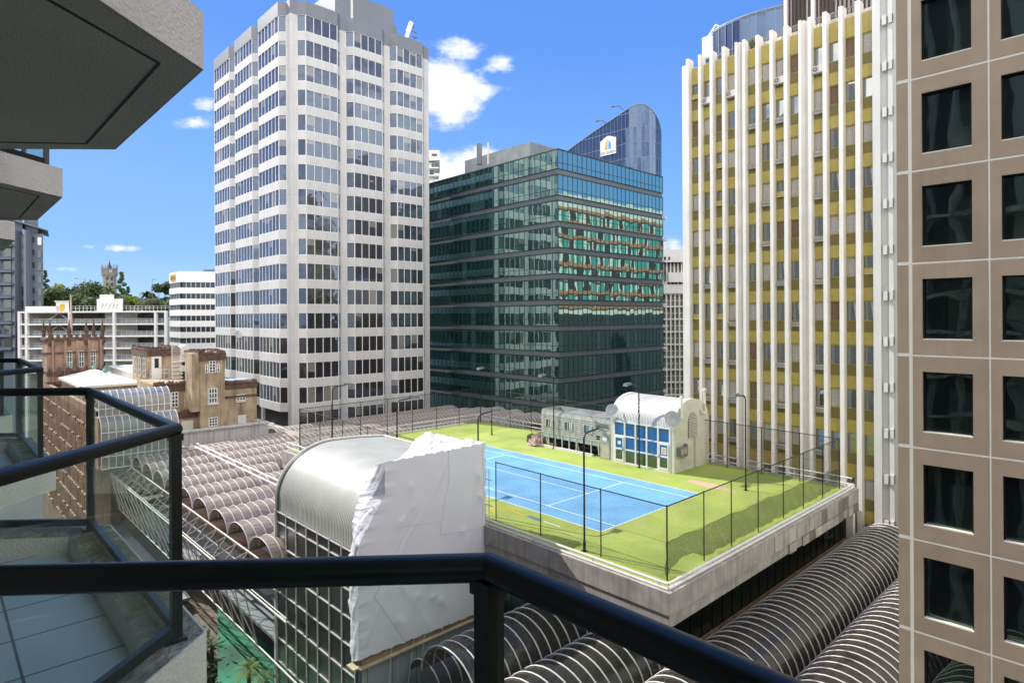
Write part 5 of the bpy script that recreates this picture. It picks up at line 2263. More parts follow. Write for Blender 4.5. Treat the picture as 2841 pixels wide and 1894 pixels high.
# second block
mb = MB()
mb.box(-6.42, -2.5, 72, 80.5, GZ, 8.1)
mb.build('upper_block', M['stucco'], mas)
mb = MB()
mb.box(-6.55, -2.4, 71.85, 80.6, 7.2, 8.1)
ragged(mb, (-6.4, 72.1, 0), (-2.5, 72.1, 0), 8.05, 12, .6, .3, 7)
ragged(mb, (-6.3, 72.1, 0), (-6.3, 80.4, 0), 8.05, 22, .6, .3, 8)
ragged(mb, (-2.6, 72.1, 0), (-2.6, 80.4, 0), 8.05, 20, .6, .3, 9)
mb.build('crest', M['brickdark'], mas)
sash(mas, 72.8, 73.9, -6.42, 4.4, 6.9, 1, 3, 'x', 'creamwall', .15)
sash(mas, 75.3, 76.3, -6.42, 4.4, 6.9, 1, 3, 'x', 'creamwall', .15)
sash(mas, 77.8, 78.8, -6.42, 4.4, 6.9, 1, 3, 'x', 'creamwall', .15)
mb = MB()
mb.box(-5.95, -4.75, 71.93, 72, 4.2, 7.4)
d_ = mb.build('white_door', M['white'], mas)
mb = MB()
mb.box(-5.6, -5.1, 71.91, 71.93, 5.6, 6.9)
mb.box(-5.0, -4.9, 71.9, 71.93, 5.5, 5.6)
mb.build('door_pane', M['core'], d_)
mb = MB()
for z in (4.9, 5.4):
    mb.tube([(-6.3, 71.2, z), (-4.0, 71.2, z)], .03, 5)
for k in range(5):
    mb.tube([(-6.3 + k * .57, 71.2, 4.2), (-6.3 + k * .57, 71.2, 5.4)], .025, 5)
mb.build('balcony_rail', M['white'], mas)
# street-side base ledge, white roof shed, small fittings
mb = MB()
mb.box(-14, 4.3, 58.2, 59, -6, -1.35)
mb.box(-14, 4.35, 58.0, 59, -1.35, -1.15)
tag(mb.build('ledge_wall', mat('whitewashed_wall', (.56, .55, .54), .75, amt=.08, scale=1, streak=.6, dirt=(.2, .17, .15))), 'whitewashed ledge wall along the foot of the old masonry block', 'wall')
lad = thing('caged_ladder', (-4.6, 61.5, 3), 'white caged ladder between the square masonry tower and the block left of it', 'ladder')
p_ = at(402, 868, y=68)
mb = MB()
x0, x1, zb0, zt0 = p_.x - .35, p_.x + .75, p_.z, 9.0
for x in (x0, x1):
    mb.tube([(x, 68, zb0), (x, 68, zt0)], .05, 5)
k = 0
z = zb0
while z < zt0:
    mb.tube([(x0, 68, z), (x1, 68, z)], .035, 5)
    if k % 2 == 0 and z < zt0 - 2:
        mb.box(x0 - .12, x1 + .12, 67.6, 67.68, z, z + .14)
    z += .26
    k += 1
mb.build('rungs', M['white'], lad)
t = thing('roof_cowl', tuple(at(425, 840, y=76)), 'silvery hooded air duct on the old masonry roof, before the white office', 'air duct')
a, b, c = at(412, 772, y=76), at(437, 772, y=76), at(440, 820, y=76)
mb = MB()
mb.prism([(a.x, 76), (c.x, 76), (c.x, 77.6), (a.x, 77.6)], 6, c.z + .8)
mb.tube([((a.x + c.x) / 2, 75.9, c.z + 1.0), ((a.x + c.x) / 2, 77.7, c.z + 1.0)], (c.x - a.x) / 2, 14)
mb.build('hood', M['white'], t)
t = thing('water_tank', (.5, 61.5, 4), 'teal blue rectangular water tank on the roof of the old masonry block', 'water tank')
a, b = at(524, 893, y=61.0), at(572, 872, y=61.0)
mb = MB()
mb.box(a.x, b.x, 61.0, 63.2, a.z - .8, b.z)
mb.build('body', M['tank'], t)
mb = MB()
for k in range(4):
    x = a.x + (b.x - a.x) * k / 3
    mb.box(x - .04, x + .04, 60.93, 61, a.z - .8, b.z)
mb.box(a.x - .1, b.x + .1, 60.8, 63.3, b.z, b.z + .12)
mb.build('ribs', M['blue_frame'], t)
p_ = at(547, 768, y=66)
dish(tuple(p_), .5, (.2, -1, .5), 'dark round dish on the masonry roof beside the white tower')
# hip roofs
hr_ = thing('hip_roof_building', (-13, 76, GZ), 'building with low white hip roof among the old masonry', 'building')
A, B, C_ = at(199, 909, z=3.4), at(131, 885, z=3.4), at(339, 898, z=3.4)
A = Vector((-13.2, 76.4, 3.4))
B = Vector((-13.2, 94.5, 3.4))
C_ = Vector((-6.0, 76.4, 3.4))
Dd = Vector((-6.0, 94.5, 3.4))
R1, R2 = at(238, 876, y=82.5), at(212, 862, y=90)
R1 = Vector((-9.6, 81.5, 4.7))
R2 = Vector((-9.6, 89.5, 4.7))
mb = MB()
mb.poly([A, C_, R1])
mb.poly([B, A, R1, R2])
mb.poly([C_, Dd, R2, R1])
mb.poly([Dd, B, R2])
mb.build('roof', M['roofwhite'], hr_)
mb = MB()
mb.box(-13.0, -6.2, 76.6, 94.3, GZ, 3.38)
mb.build('wall', M['stucco'], hr_)
mb = MB()
mb.box(-13.35, -5.85, 76.2, 76.4, 3.1, 3.42)
mb.box(-13.4, -13.2, 76.2, 94.6, 3.1, 3.42)
mb.build('eaves', M['creamwall'], hr_)
for k in range(5):
    sash(hr_, -12.3 + k * 1.25, -11.5 + k * 1.25, 76.6, .9, 2.6, 2, 3)
for p in (R1, R2):
    mb = MB()
    mb.tube([p, p + Vector((0, 0, .35)), p + Vector((0, 0, .5)), p + Vector((0, 0, .9))], [.3, .36, .2, .05], 10)
    mb.build('finial', M['copper'], hr_)
mb = MB()
mb.box(-6.0, -2.0, 80, 97, GZ, 4.4)
mb.build('wall', M['creamwall'], hr_)
mb = MB()
mb.box(-6.4, -1.8, 79.6, 97, 4.4, 4.6)
mb.build('roof', M['roofwhite'], hr_)
mb = MB()
mb.box(-8.2, -3.6, 62.6, 76, 2.2, 2.45)
mb.box(-9.8, -6.2, 66, 70, 2.45, 3.0)
tag(mb.build('flat_roof', M['roofwhite']), 'low flat pale roof between the hip roof and the ochre crest', 'roof')
mb = MB()
mb.tube([(-4.2, 88, 4.6), (-4.2, 88, 6.0)], .35, 12)
mb.tube([(-4.2, 88, 6.0), (-4.2, 88, 6.2)], .45, 12)
tag(mb.build('roof_vent', M['steel_grey']), 'small round vent on the white flat roof behind the hip roof', 'vent')

# red gothic tower with pinnacles and flagpole
got = thing('gothic_tower', (-11, 98, GZ), 'reddish square gothic tower with pinnacled corners and a flagpole, at the left', 'tower')
TWL, TWR = at(110, 780, y=97), at(241, 780, y=97)
tx0, tx1 = TWL.x, TWR.x
ty0, ty1 = 97.0, 97.0 + (tx1 - tx0)
ztop = TWL.z
mb = MB()
oc = .9
plan = [(tx0 + oc, ty0), (tx1 - oc, ty0), (tx1, ty0 + oc), (tx1, ty1 - oc), (tx1 - oc, ty1), (tx0 + oc, ty1), (tx0, ty1 - oc), (tx0, ty0 + oc)]
mb.prism(plan, GZ, ztop)
mb.build('shaft', M['stucco_red'], got)
mb = MB()
ctr = ((tx0 + tx1) / 2, (ty0 + ty1) / 2)
for f_, z0, z1 in ((1.05, ztop - 2.2, ztop - 2.0), (1.06, ztop - .2, ztop + .25), (1.07, 2.0, 2.5), (1.03, 3.8, 4.1)):
    mb.prism([(ctr[0] + (x - ctr[0]) * f_, ctr[1] + (y - ctr[1]) * f_) for x, y in plan], z0, z1)
for k in range(9):
    x = tx0 + .5 + (tx1 - tx0 - 1) * k / 8
    mb.box(x - .2, x + .2, ty0 - .1, ty0 + .3, ztop + .2, ztop + .75)
mb.build('string_course', M['brickdark'], got)
for (x, y) in ((tx0 + .3, ty0 + .3), (tx1 - .3, ty0 + .3), (tx0 + (tx1 - tx0) * .36, ty0), (tx0 + (tx1 - tx0) * .66, ty0), (tx0 + .3, ty1), (tx1 - .3, ty1)):
    mb = MB()
    mb.tube([(x, y, ztop - 1), (x, y, ztop + 1.2)], .27, 6)
    mb.tube([(x, y, ztop + 1.2), (x, y, ztop + 1.35), (x, y, ztop + 1.5), (x, y, ztop + 2.9), (x, y, ztop + 3.1)], [.27, .36, .26, .05, .09], 6)
    for k in range(4):
        an = k * math.pi / 2 + .4
        mb.tube([(x + .3 * math.cos(an), y + .3 * math.sin(an), ztop + 1.1), (x + .26 * math.cos(an), y + .26 * math.sin(an), ztop + 1.9)], [.08, .02], 5)
    mb.build('pinnacle', M['brickdark'], got)
for k in range(5):
    x = tx0 + .6 + (tx1 - tx0 - 1.2) * k / 4
    mb = MB()
    mb.box(x - .16, x + .16, ty0 - .22, ty0, 2.5, ztop - .2)
    mb.build('buttress', M['stucco_red'], got)
for k in (1, 2, 3):
    x = tx0 + .6 + (tx1 - tx0 - 1.2) * (k + .5 - .5) / 4 + .55
    sash(got, x - .32, x + .32, ty0 - .02, 4.6, 7.2, 2, 3, 'y', 'creamwall')
mb = MB()
for k in range(7):
    x = tx0 + .2 + (tx1 - tx0 - .4) * k / 6
    ring = [(x + .5 * math.cos(a_ * math.pi / 6), z_) for a_, z_ in zip(range(0), range(0))]
    mb.box(x - .42, x + .42, ty0 - .35, ty0, 3.4, 4.1)
    mb.loft([(x - .35, ty0 - .3, 4.1), (x + .35, ty0 - .3, 4.1), (x + .35, ty0, 4.1), (x - .35, ty0, 4.1)],
            [(x - .08, ty0 - .2, 4.8), (x + .08, ty0 - .2, 4.8), (x + .08, ty0, 4.8), (x - .08, ty0, 4.8)])
mb.build('gargoyle_course', M['brickdark'], got)
fp = at(163, 777, y=99)
ft = at(161, 676, y=99)
mb = MB()
mb.tube([(fp.x, 99, ztop - .5), (fp.x, 99, ztop + 3), (fp.x, 99, ft.z)], [.26, .22, .08], 8)
mb.build('flagpole', mat('faded_pole', (.55, .42, .36), .6), got)
# pinnacled street front running back from the left (seen through the glass)
gf = thing('ornate_street_front', (-20, 60, GZ), 'brown ornate street front with rows of small arches, seen through the balcony glass', 'building')
mb = MB()
mb.box(-15.2, -14.0, 54, 96, GZ, 2.2)
mb.build('wall', M['tanwall'], gf)
mb = MB()
q = random.Random(31)
for r_ in range(8):
    for k in range(32):
        y = 54.3 + k * 1.3
        z = 2.2 - r_ * 1.9
        x = -15.2
        mb.box(x - .35, x, y, y + .18, z - 1.2, z)
        mb.loft([(x - .4, y, z), (x, y, z), (x, y + .3, z), (x - .4, y + .3, z)], [(x - .3, y + .1, z + .7), (x - .1, y + .1, z + .7), (x - .1, y + .2, z + .7), (x - .3, y + .2, z + .7)], 0)
        mb.box(x - .06, x, y + .35, y + 1.1, z - 1.1, z - .1, 1)
        if q.random() < .6:
            mb.box(x - .5, x, y - .3, y + .6, z - 1.35, z - 1.2)
mb.build('arch_ornament', [M['stucco_red'], M['core']], gf)

# tiered glass canopy before the masonry
can = thing('tiered_glass_canopy', (-15, 51, -3), 'tiered curved glass canopy with white ribs, in front of the old masonry', 'glass canopy')
X0c, X1c = -15.4, -8.7


def canopy_tier(y0, z0, r, zdrop, x1):
    """quarter round from (y0 + r, z0 + r) down to (y0, z0) then straight down by zdrop"""
    K = 8
    line = [(y0 + r * (1 - math.cos(k / K * math.pi / 2 + 0)) if False else y0 + r - r * math.sin(k / K * math.pi / 2), z0 + r * math.cos(k / K * math.pi / 2)) for k in range(K + 1)]
    line.append((y0, z0 - zdrop))
    mb = MB()
    mb.grid(lambda u, v: (X0c + (x1 - X0c) * u, *line[round(v * (len(line) - 1))]), 12, len(line) - 1)
    mb.build('glazing', M['vault_g'], can)
    n = 11
    for k in range(n + 1):
        x = X0c + (x1 - X0c) * k / n
        rb = MB()
        rb.tube([(x, y - .03, z + .03) for y, z in line], .045, 5)
        rb.build('rib', M['rib'], can)
    mb = MB()
    for z in ([z0, z0 - zdrop] + [z0 - zdrop * q / 3 for q in (1, 2)] if zdrop > 1.5 else [z0, z0 - zdrop]):
        mb.tube([(X0c, y0 - .03, z), (x1, y0 - .03, z)], .045, 5)
    mb.build('purlin', M['rib'], can)


canopy_tier(51.8, 3.15, 1.7, .75, -8.85)
canopy_tier(50.6, .9, 1.5, 3.6, -8.4)
mb = MB()
mb.box(X0c, -8.6, 52.2, 58, -3, 2.2)
mb.build('inner_wall', M['stucco_red'], can)

# =========================================================== CAR PARK, OFFICE, APARTMENTS, HILL, UNIVERSITY TOWER
def wbox(mb, X0, X1, D0, D1, Z0, Z1, m=0):
    k_ = D1 / D0 if D1 - D0 > 3 else 1
    Xa, Xb = X0 * k_, X1 * k_
    p = [W(X0, D0, Z0), W(X1, D0, Z0), W(Xb, D1, Z0), W(Xa, D1, Z0), W(X0, D0, Z1), W(X1, D0, Z1), W(Xb, D1, Z1), W(Xa, D1, Z1)]
    mb.hexa(p, m)


cp = thing('parking_building', tuple(W(-115, 170, GZ - CZ)), 'open white-framed multi-storey parking building across the left middle distance', 'parking building')
lv_ = [2.0, -1.4, -4.7, -8.0, -11.3, -14.6]
xs = [-135.2, -133.2, -121.4, -109.2, -97.8, -95.0]
for z in lv_:
    mb = MB()
    wbox(mb, -135.5, -94.7, 170, 188, z - .32, z + .12)
    mb.build('floor_slab', M['white'], cp)
for x in xs:
    mb = MB()
    wbox(mb, x - .32, x + .32, 169.9, 170.7, GZ - CZ, 2.1)
    mb.build('column', M['white'], cp)
for z in lv_[:-1]:
    mb = MB()
    for zz in (.55, 1.25):
        wbox(mb, -133.4, -94.8, 170.9, 171.0, z - 3.3 + zz, z - 3.3 + zz + .08)
    for k in range(28):
        x = -133 + k * 1.4
        wbox(mb, x, x + .07, 170.9, 171.0, z - 3.2, z - 2.0)
    wbox(mb, -133.4, -94.8, 171.02, 171.08, z - 3.2, z - 2.1, 1)
    mb.build('barrier_rail', [M['ac'], mat('grey_barrier_mesh', (.16, .19, .21), .6)], cp)
mb = MB()
wbox(mb, -146, -104.5, 186, 187, GZ - CZ, 1.6)
mb.build('rear_wall', M['stone'], cp)
mb = MB()
a0, b0 = W(-114.5, 176, 0), W(-106.5, 176, 0)
for X in (-111.5,):
    c = W(X, 177, 0)
    ring = [(c.x + 4 * math.cos(k * math.pi / 10), c.y + 4 * math.sin(k * math.pi / 10)) for k in range(20)]
    mb.prism(ring, GZ, CZ + 1.6)
smooth_angle(mb.build('round_ramp', M['creamwall'], cp))
mb = MB()
for (xa, za, xb, zb_) in ((-131, -1.6, -126, 1.6), (-126, 1.6, -122, -1.2), (-131, -5, -126, -1.7), (-131, -8.2, -126.5, -4.9), (-126, -1.7, -122, -4.5)):
    mb.bar(W(xa, 172.5, za), W(xb, 172.5, zb_), .25, .25)
mb.build('brace', M['creamwall'], cp)
mb = MB()
wbox(mb, -134.2, -124, 171, 176, 2.12, 3.5)
wbox(mb, -125.8, -122.2, 171, 175, 2.12, 4.8, 0)
wbox(mb, -126, -122, 170.8, 175.2, 4.8, 5.0, 0)
wbox(mb, -124.6, -123.4, 170.9, 171, 2.2, 4.1, 1)
mb.build('roof_hut', [M['white'], M['yellow']], cp)
mb = MB()
wbox(mb, -115.2, -107.9, 172, 178, 2.12, 5.5)
wbox(mb, -114.6, -110.6, 172.3, 178, 5.5, 6.7)
st_ = mb.build('stair_head', M['white'], cp)
mb = MB()
for k in range(5):
    x = -113.6 + k * 1.0
    pts = [W(x + .35 * math.cos(j * .7 + k), 171.93, 3.4 + .75 * math.sin(j * .9 + k * 1.3) + .02 * j) for j in range(9)]
    mb.tube(pts, .035, 4)
mb.build('graffiti', M['blue_frame'], st_)
for (xa_, xb_) in ((-121.9, -115.4), (-107.8, -94.8)):
    mb = MB()
    for z in (2.9, 3.5):
        wbox(mb, xa_, xb_, 171.5, 171.6, z, z + .07)
    n_ = int((xb_ - xa_) / 1.04)
    for k in range(n_ + 1):
        x = xa_ + (xb_ - xa_ - .07) * k / n_
        wbox(mb, x, x + .07, 171.48, 171.62, 2.1, 3.58)
    mb.build('roof_rail', M['ac'], cp)
# cars seen on the upper decks
for k, (X, z, c_, nm) in enumerate(((-104.5, -.05 - 3.25 + 1.9, (.05, .08, .2), 'dark blue'), (-106.5, -1.2 + 0, (.5, .08, .06), 'red'))):
    pass

of = thing('banded_office', tuple(W(-107, 200, GZ - CZ)), 'white office with dark window bands and a gold shield sign, left of the white tower', 'office building')
pts = [W(-115.5, 209, 0), W(-107.0, 200, 0), W(-90, 205, 0), W(-96, 222, 0)]
ring = [(p.x, p.y) for p in pts]
cx_, cy_ = sum(p[0] for p in ring) / 4, sum(p[1] for p in ring) / 4
ring2 = [(cx_ + (x - cx_) * .965, cy_ + (y - cy_) * .965) for x, y in ring]
mb = MB()
mb.prism(ring2, GZ, CZ + 12)
mb.build('window_band', M['aptwin'], of)
zt = 15.2
zs = [(15.2, 11.7)] + [(9.95 - 3.6 * k, 8.05 - 3.6 * k) for k in range(8)]
for (z1, z0) in zs:
    mb = MB()
    mb.prism(ring, CZ + z0, CZ + z1)
    mb.build('spandrel_band', M['white'], of)
mb = MB()
for k in range(8):
    z0, z1 = CZ + 9.95 - 3.6 * k, CZ + 11.7 - 3.6 * k
    for (A_, B_, n) in ((ring2[0], ring2[1], 7), (ring2[1], ring2[2], 12)):
        for i in range(n + 1):
            x, y = A_[0] + (B_[0] - A_[0]) * i / n, A_[1] + (B_[1] - A_[1]) * i / n
            mb.box(x - .12, x + .12, y - .12, y + .12, z0, z1)
mb.build('window_post', M['blue_frame'], of)
mb = MB()
p0, p1 = pts[0].lerp(pts[1], .12), pts[0].lerp(pts[1], .62)
d = (p1 - p0).normalized()
nn = Vector((d.y, -d.x, 0)) * .15
up = Vector((0, 0, 1))
z0_, z1_ = 12.2, 14.5
q0, q1 = p0 + nn, p1 + nn
shape = [(0, z1_), (0, z0_ + .9), (.16, z0_ + .25), (.35, z0_), (.55, z0_ + .25), (.7, z0_ + .05), (1, z0_ + .3), (.93, z0_ + 1.1), (1, z1_)]
mb.poly([q0.lerp(q1, u) + up * z for u, z in shape])
sg = mb.build('shield_sign', M['gold'], of)
mb = MB()
for (u0, u1, za, zb_) in ((.2, .3, 12.7, 13.9), (.3, .42, 12.7, 12.95), (.48, .56, 12.9, 13.9), (.56, .7, 13.65, 13.9), (.66, .72, 12.9, 13.9), (.78, .86, 13.0, 13.9)):
    a_, b_ = q0.lerp(q1, u0) + nn * .3, q0.lerp(q1, u1) + nn * .3
    mb.poly([a_ + up * za, b_ + up * za, b_ + up * zb_, a_ + up * zb_])
mb.build('sign_mark', M['bark'], sg)
mb = MB()
wbox(mb, -103, -96, 207, 212, 15.2, 16.3)
wbox(mb, -99, -90, 207, 215, 16.3, 19.8)
mb.build('roof_plant', M['aptblue'], of)

KS = 192 / 150


def WSC(X, D, Z):
    return W(X * KS, D * KS, Z * KS if Z > -70 else Z)


def wbs(mb, X0, X1, D0, D1, Z0, Z1, m=0):

    wbox(mb, (X0 - .9) * KS, (X1 - .9) * KS, D0 * KS, D1 * KS, max(Z0 * KS, GZ - CZ), Z1 * KS, m)


ap = thing('slate_apartments', tuple(WSC(-125, 150, GZ - CZ)), 'slate blue apartment tower with balconies at the left edge, behind the balcony slabs', 'apartment building')
mb = MB()
wbs(mb, -140, -119.4, 150, 170, GZ - CZ, 21.8)
wbs(mb, -119.4, -113.6, 151.5, 170, GZ - CZ, 20.8)
mb.build('wall', M['aptblue'], ap)
mb = MB()
a_, b_, c_, d_ = WSC(-121.5, 149.4, 24.2), WSC(-112.9, 151, 21.4), WSC(-120.9, 162, 21.4), WSC(-130, 162, 24.2)
mb.loft([a_, b_, c_, d_], [p + Vector((0, 0, .35)) for p in (a_, b_, c_, d_)])
mb.build('roof', M['steel_grey'], ap)
mb = MB()
wbs(mb, -124, -119, 152, 168, 21, 26.0)
wbs(mb, -119, -115.6, 152.6, 168, 21, 25.2)
mb.build('penthouse', M['aptblue'], ap)
mb = MB()
for k in range(5):
    mb.bar(WSC(-121.8 + k * .8, 149.6, 23.8), WSC(-121.9 + k * .8, 149.6, 25), .07, .07)
for z in (24.45, 24.95):
    mb.bar(WSC(-122, 149.6, z), WSC(-118.4, 149.6, z - .25), .08, .08)
mb.bar(WSC(-122.0, 149.6, 24.1), WSC(-118.3, 149.6, 24.1), .07, .12)
mb.build('roof_rail', M['white'], ap)
for r_ in range(9):
    z = 20.2 - 3.1 * r_
    for (X0, X1, D_, m_, z0, z1) in ((-140, -122.7, 149.95, 'aptwin', z - 1.9, z), (-121.9, -120.1, 149.9, 'aptwin', z - 2.0, z),
                                    (-118.8, -117.2, 151.4, 'aptpale' if r_ < 4 else 'aptwin', z - 2.1, z), (-116.1, -115.7, 151.4, 'aptwin', z - 1.5, z - .2),
                                    (-114.8, -113.9, 151.4, 'aptwin' if r_ else 'aptpale', z - 2.1, z - .3)):
        mb = MB()
        wbs(mb, X0, X1, D_ - .06, D_ + .05, z0, z1)
        mb.build('window', M[m_], ap)
    mb = MB()
    wbs(mb, -140, -119.3, 148.7, 150.2, z - 2.75, z - 2.2)
    mb.build('balcony_slab', M['aptblue'], ap)
    mb = MB()
    wbs(mb, -140, -122.4, 148.7, 148.8, z - 1.3, z - 1.2)
    for k in range(12):
        wbs(mb, -140 + 1.5 * k, -139.93 + 1.5 * k, 148.7, 148.8, z - 2.2, z - 1.25)
    mb.build('balcony_rail', M['ac'], ap)
mb = MB()
for X in (-119.4, -116.7):
    wbs(mb, X - .3, X + .3, 149.7, 151.6, GZ - CZ, 21.5)
mb.build('pier', mat('apt_pier', (.16, .17, .21), .6), ap)
mb = MB()
for k in range(9):
    wbs(mb, -140 + k * 1.9, -139.85 + k * 1.9, 148.4, 148.6, -22, 2.2)
for k in range(8):
    wbs(mb, -140, -123, 148.4, 148.6, 2.2 - k * 2.2, 2.35 - k * 2.2)
mb.build('cream_grid', M['creamwall'], ap)

# the hill
mb = MB()


def hill(u, v):
    X = -420 + 500 * u
    D = 215 + 500 * v
    h = 18 * min(1, v / .16) ** .8
    return W(X, D, GZ - CZ + (h + 6 + 12 * min(1, max(0, v / .12)) + 2 * math.sin(u * 17) + 2 * math.sin(v * 23 + u * 9)) * min(1, v * 9))


mb.grid(hill, 60, 40)
tag(mb.build('hill', mat('hill_grass', (.07, .10, .03), .9, amt=.3, scale=.05), None, True), kind='structure')


def tree(X, D, zb, zt, w, m, label, seed, kind='round', leaf=1.1, n=900):
    q = random.Random(seed)
    base = W(X, D, zb)
    H = zt - zb
    nm = {'round': 'broadleaf_tree', 'cone': 'conifer_tree', 'palm': 'palm_tree', 'flat': 'spreading_tree'}[kind]
    t = thing(nm, tuple(base), label, 'palm' if kind == 'palm' else 'tree', 'trees on the hill')
    mb = MB()
    th = H * (.75 if kind in ('cone', 'palm') else .55)
    mb.tube([base, base + Vector((0, 0, th * .5)), base + Vector((q.uniform(-.3, .3), q.uniform(-.3, .3), th))], [w * .05 + .15, w * .035 + .1, .08], 6)
    if kind in ('round', 'flat'):
        for k in range(6):
            an = q.uniform(0, 6.28)
            mb.tube([base + Vector((0, 0, th * q.uniform(.4, .8))), base + Vector((w * .35 * math.cos(an), w * .35 * math.sin(an), H * q.uniform(.6, .85)))], [.16, .04], 5)
    mb.build('trunk', M['bark'], t)
    mb = MB()
    lumps = []
    if kind == 'round':
        for k in range(13):
            an, rr_ = q.uniform(0, 6.28), w * .36 * math.sqrt(q.random())
            lumps.append((Vector((rr_ * math.cos(an), rr_ * math.sin(an), H * q.uniform(.42, .84))), w * q.uniform(.14, .24), .75))
    elif kind == 'flat':
        for k in range(16):
            an, rr_ = q.uniform(0, 6.28), w * .46 * math.sqrt(q.random())
            lumps.append((Vector((rr_ * math.cos(an), rr_ * math.sin(an), H * (q.uniform(.55, .9) - .25 * rr_ / w))), w * q.uniform(.12, .18), .5))
    elif kind == 'cone':
        for k in range(18):
            f_ = k / 17
            an = k * 2.4
            rr_ = w * .33 * (1 - f_) ** .8
            lumps.append((Vector((rr_ * math.cos(an), rr_ * math.sin(an), H * (.12 + .84 * f_))), w * (.16 * (1 - f_) + .05), .8))
    if kind == 'palm':
        top = base + Vector((0, 0, th))
        for k in range(34):
            an = k * 2.39996
            el = q.uniform(-.5, 1.2)
            L_ = w * .52 * q.uniform(.8, 1.1)
            pts = []
            for j in range(7):
                s_ = j / 6
                pts.append(top + Vector((math.cos(an) * math.cos(el) * L_ * s_, math.sin(an) * math.cos(el) * L_ * s_, math.sin(el) * L_ * s_ - L_ * .55 * s_ * s_)))
            side = Vector((-math.sin(an), math.cos(an), 0))
            for j in range(6):
                ww = L_ * .13 * (1 - j / 7)
                for sg_ in (-1, 1):
                    mb.poly([pts[j], pts[j + 1], pts[j + 1] + side * sg_ * ww * .8 - Vector((0, 0, ww * .6)), pts[j] + side * sg_ * ww - Vector((0, 0, ww * .7))])
    else:
        for _ in range(n):
            c, r_, sq = q.choice(lumps)
            d = Vector((q.gauss(0, 1), q.gauss(0, 1), q.gauss(0, 1))).normalized()
            p = base + c + Vector((d.x * r_, d.y * r_, d.z * r_ * sq)) * (.55 + .5 * q.random())
            a_ = (d + Vector((q.uniform(-1, 1), q.uniform(-1, 1), q.uniform(-1, 1))) * .9).cross(Vector((q.uniform(-1, 1), q.uniform(-1, 1), q.uniform(-1, 1)))).normalized()
            b_ = a_.cross(d + Vector((q.uniform(-.6, .6), q.uniform(-.6, .6), q.uniform(-.6, .6)))).normalized()
            s_ = leaf * q.uniform(.4, 1.)
            mb.poly([p - a_ * s_, p + b_ * s_ * .55, p + a_ * s_, p - b_ * s_ * .55])
    mb.build('crown', m, t)
    return t


# (pixel column of the trunk, distance, base, top, width)
def tX(px, D):
    return (px - HX) / F * D


def tZ(py, D):
    return (HY - py) / F * D


TREES = [(104, 292, 690, 614, 34, 'leafd', 'cone', 'thin dark conifer just right of the slate apartments', .9),
         (112, 262, 720, 640, 70, 'leafy', 'round', 'yellow-green tree beside the slate apartments', 1.),
         (150, 255, 725, 634, 95, 'leaf', 'flat', 'big dark spreading tree behind the parking roof hut', 1.1),
         (186, 262, 722, 638, 85, 'leafd', 'round', 'dark bushy tree right of the big spreading one', 1.1),
         (222, 290, 720, 646, 50, 'leafg', 'round', 'pale olive tree left of the university tower', 1.),
         (212, 262, 715, 642, 30, 'leafd', 'palm', 'dark palm left of the university tower', 1.),
         (250, 262, 720, 628, 36, 'leaf', 'palm', 'palm standing before the university tower', 1.),
         (279, 268, 715, 618, 44, 'leaf', 'cone', 'tall ragged conifer right of the university tower', 1.),
         (294, 300, 720, 652, 34, 'leafd', 'cone', 'small dark conifer right of the tall ragged one', .9),
         (265, 242, 725, 658, 46, 'leafy', 'round', 'low yellow-green tree below the university tower', 1.),
         (300, 246, 725, 668, 44, 'leafy', 'round', 'low bright tree left of the grey spreading one', 1.),
         (322, 236, 730, 664, 104, 'leafg', 'flat', 'wide grey-green spreading tree left of the white office', 1.1),
         (360, 232, 732, 668, 80, 'leafg', 'flat', 'grey-green spreading tree touching the white office', 1.1),
         (338, 268, 715, 646, 34, 'leafd', 'palm', 'dark small palm above the grey spreading trees', 1.),
         (372, 262, 725, 630, 52, 'leafd', 'round', 'dark tree behind the left edge of the white office', 1.),
         (200, 232, 730, 668, 70, 'leafd', 'round', 'dark low tree behind the parking roof rail', 1.),
         (60, 300, 720, 650, 80, 'leafd', 'round', 'dark tree hidden behind the slate apartments', 1.),
         (415, 250, 660, 611, 26, 'leafd', 'flat', 'dark treetop peeping over the white office roof', .8)]
for i, (px, D, pb, pt, pw, m_, kd, lb, lf) in enumerate(TREES):
    tree(tX(px, D), D, tZ(pb, D) - 6, tZ(pt, D), pw / F * D * 1.22, M[m_], lb, 100 + i, kd, lf * .95, 3800 if kd in ('flat', 'round') else 1300)

# street lamps on the hill
for (px, py0, py1, arm, lb) in ((196, 690, 635, -20, 'thin street lamp with a long arm above the trees, left of the university tower'), (386, 690, 638, 6, 'thin lamp post above the spreading trees, left of the white office')):
    D = 225
    t = thing('street_lamp', tuple(W(tX(px, D), D, tZ(py0, D))), lb, 'street lamp')
    if px == 386:
        px = 350
    mb = MB()
    mb.tube([W(tX(px, D), D, tZ(py0 + 30, D)), W(tX(px, D), D, tZ(py1, D)), W(tX(px + arm, D), D, tZ(py1, D) + .1)], .1, 5)
    mb.build('pole', M['ac_dark'], t)
    mb = MB()
    p_ = W(tX(px + arm, D), D, tZ(py1, D) + .1)
    mb.box(p_.x - .5, p_.x + .5, p_.y - .25, p_.y + .25, p_.z - .12, p_.z + .1)
    mb.build('lamp_head', M['ac_dark'], t)

# university clock tower
D = 420
ut = thing('clock_tower', tuple(W(tX(252, D), D, 0)), 'distant grey stone clock tower with pinnacles and a spire above the trees', 'clock tower')
c = W(tX(252, D), D, 0)


def octa(r, rot_=.39):
    return [(c.x + r * math.cos(rot_ + k * math.pi / 4), c.y + r * math.sin(rot_ + k * math.pi / 4)) for k in range(8)]


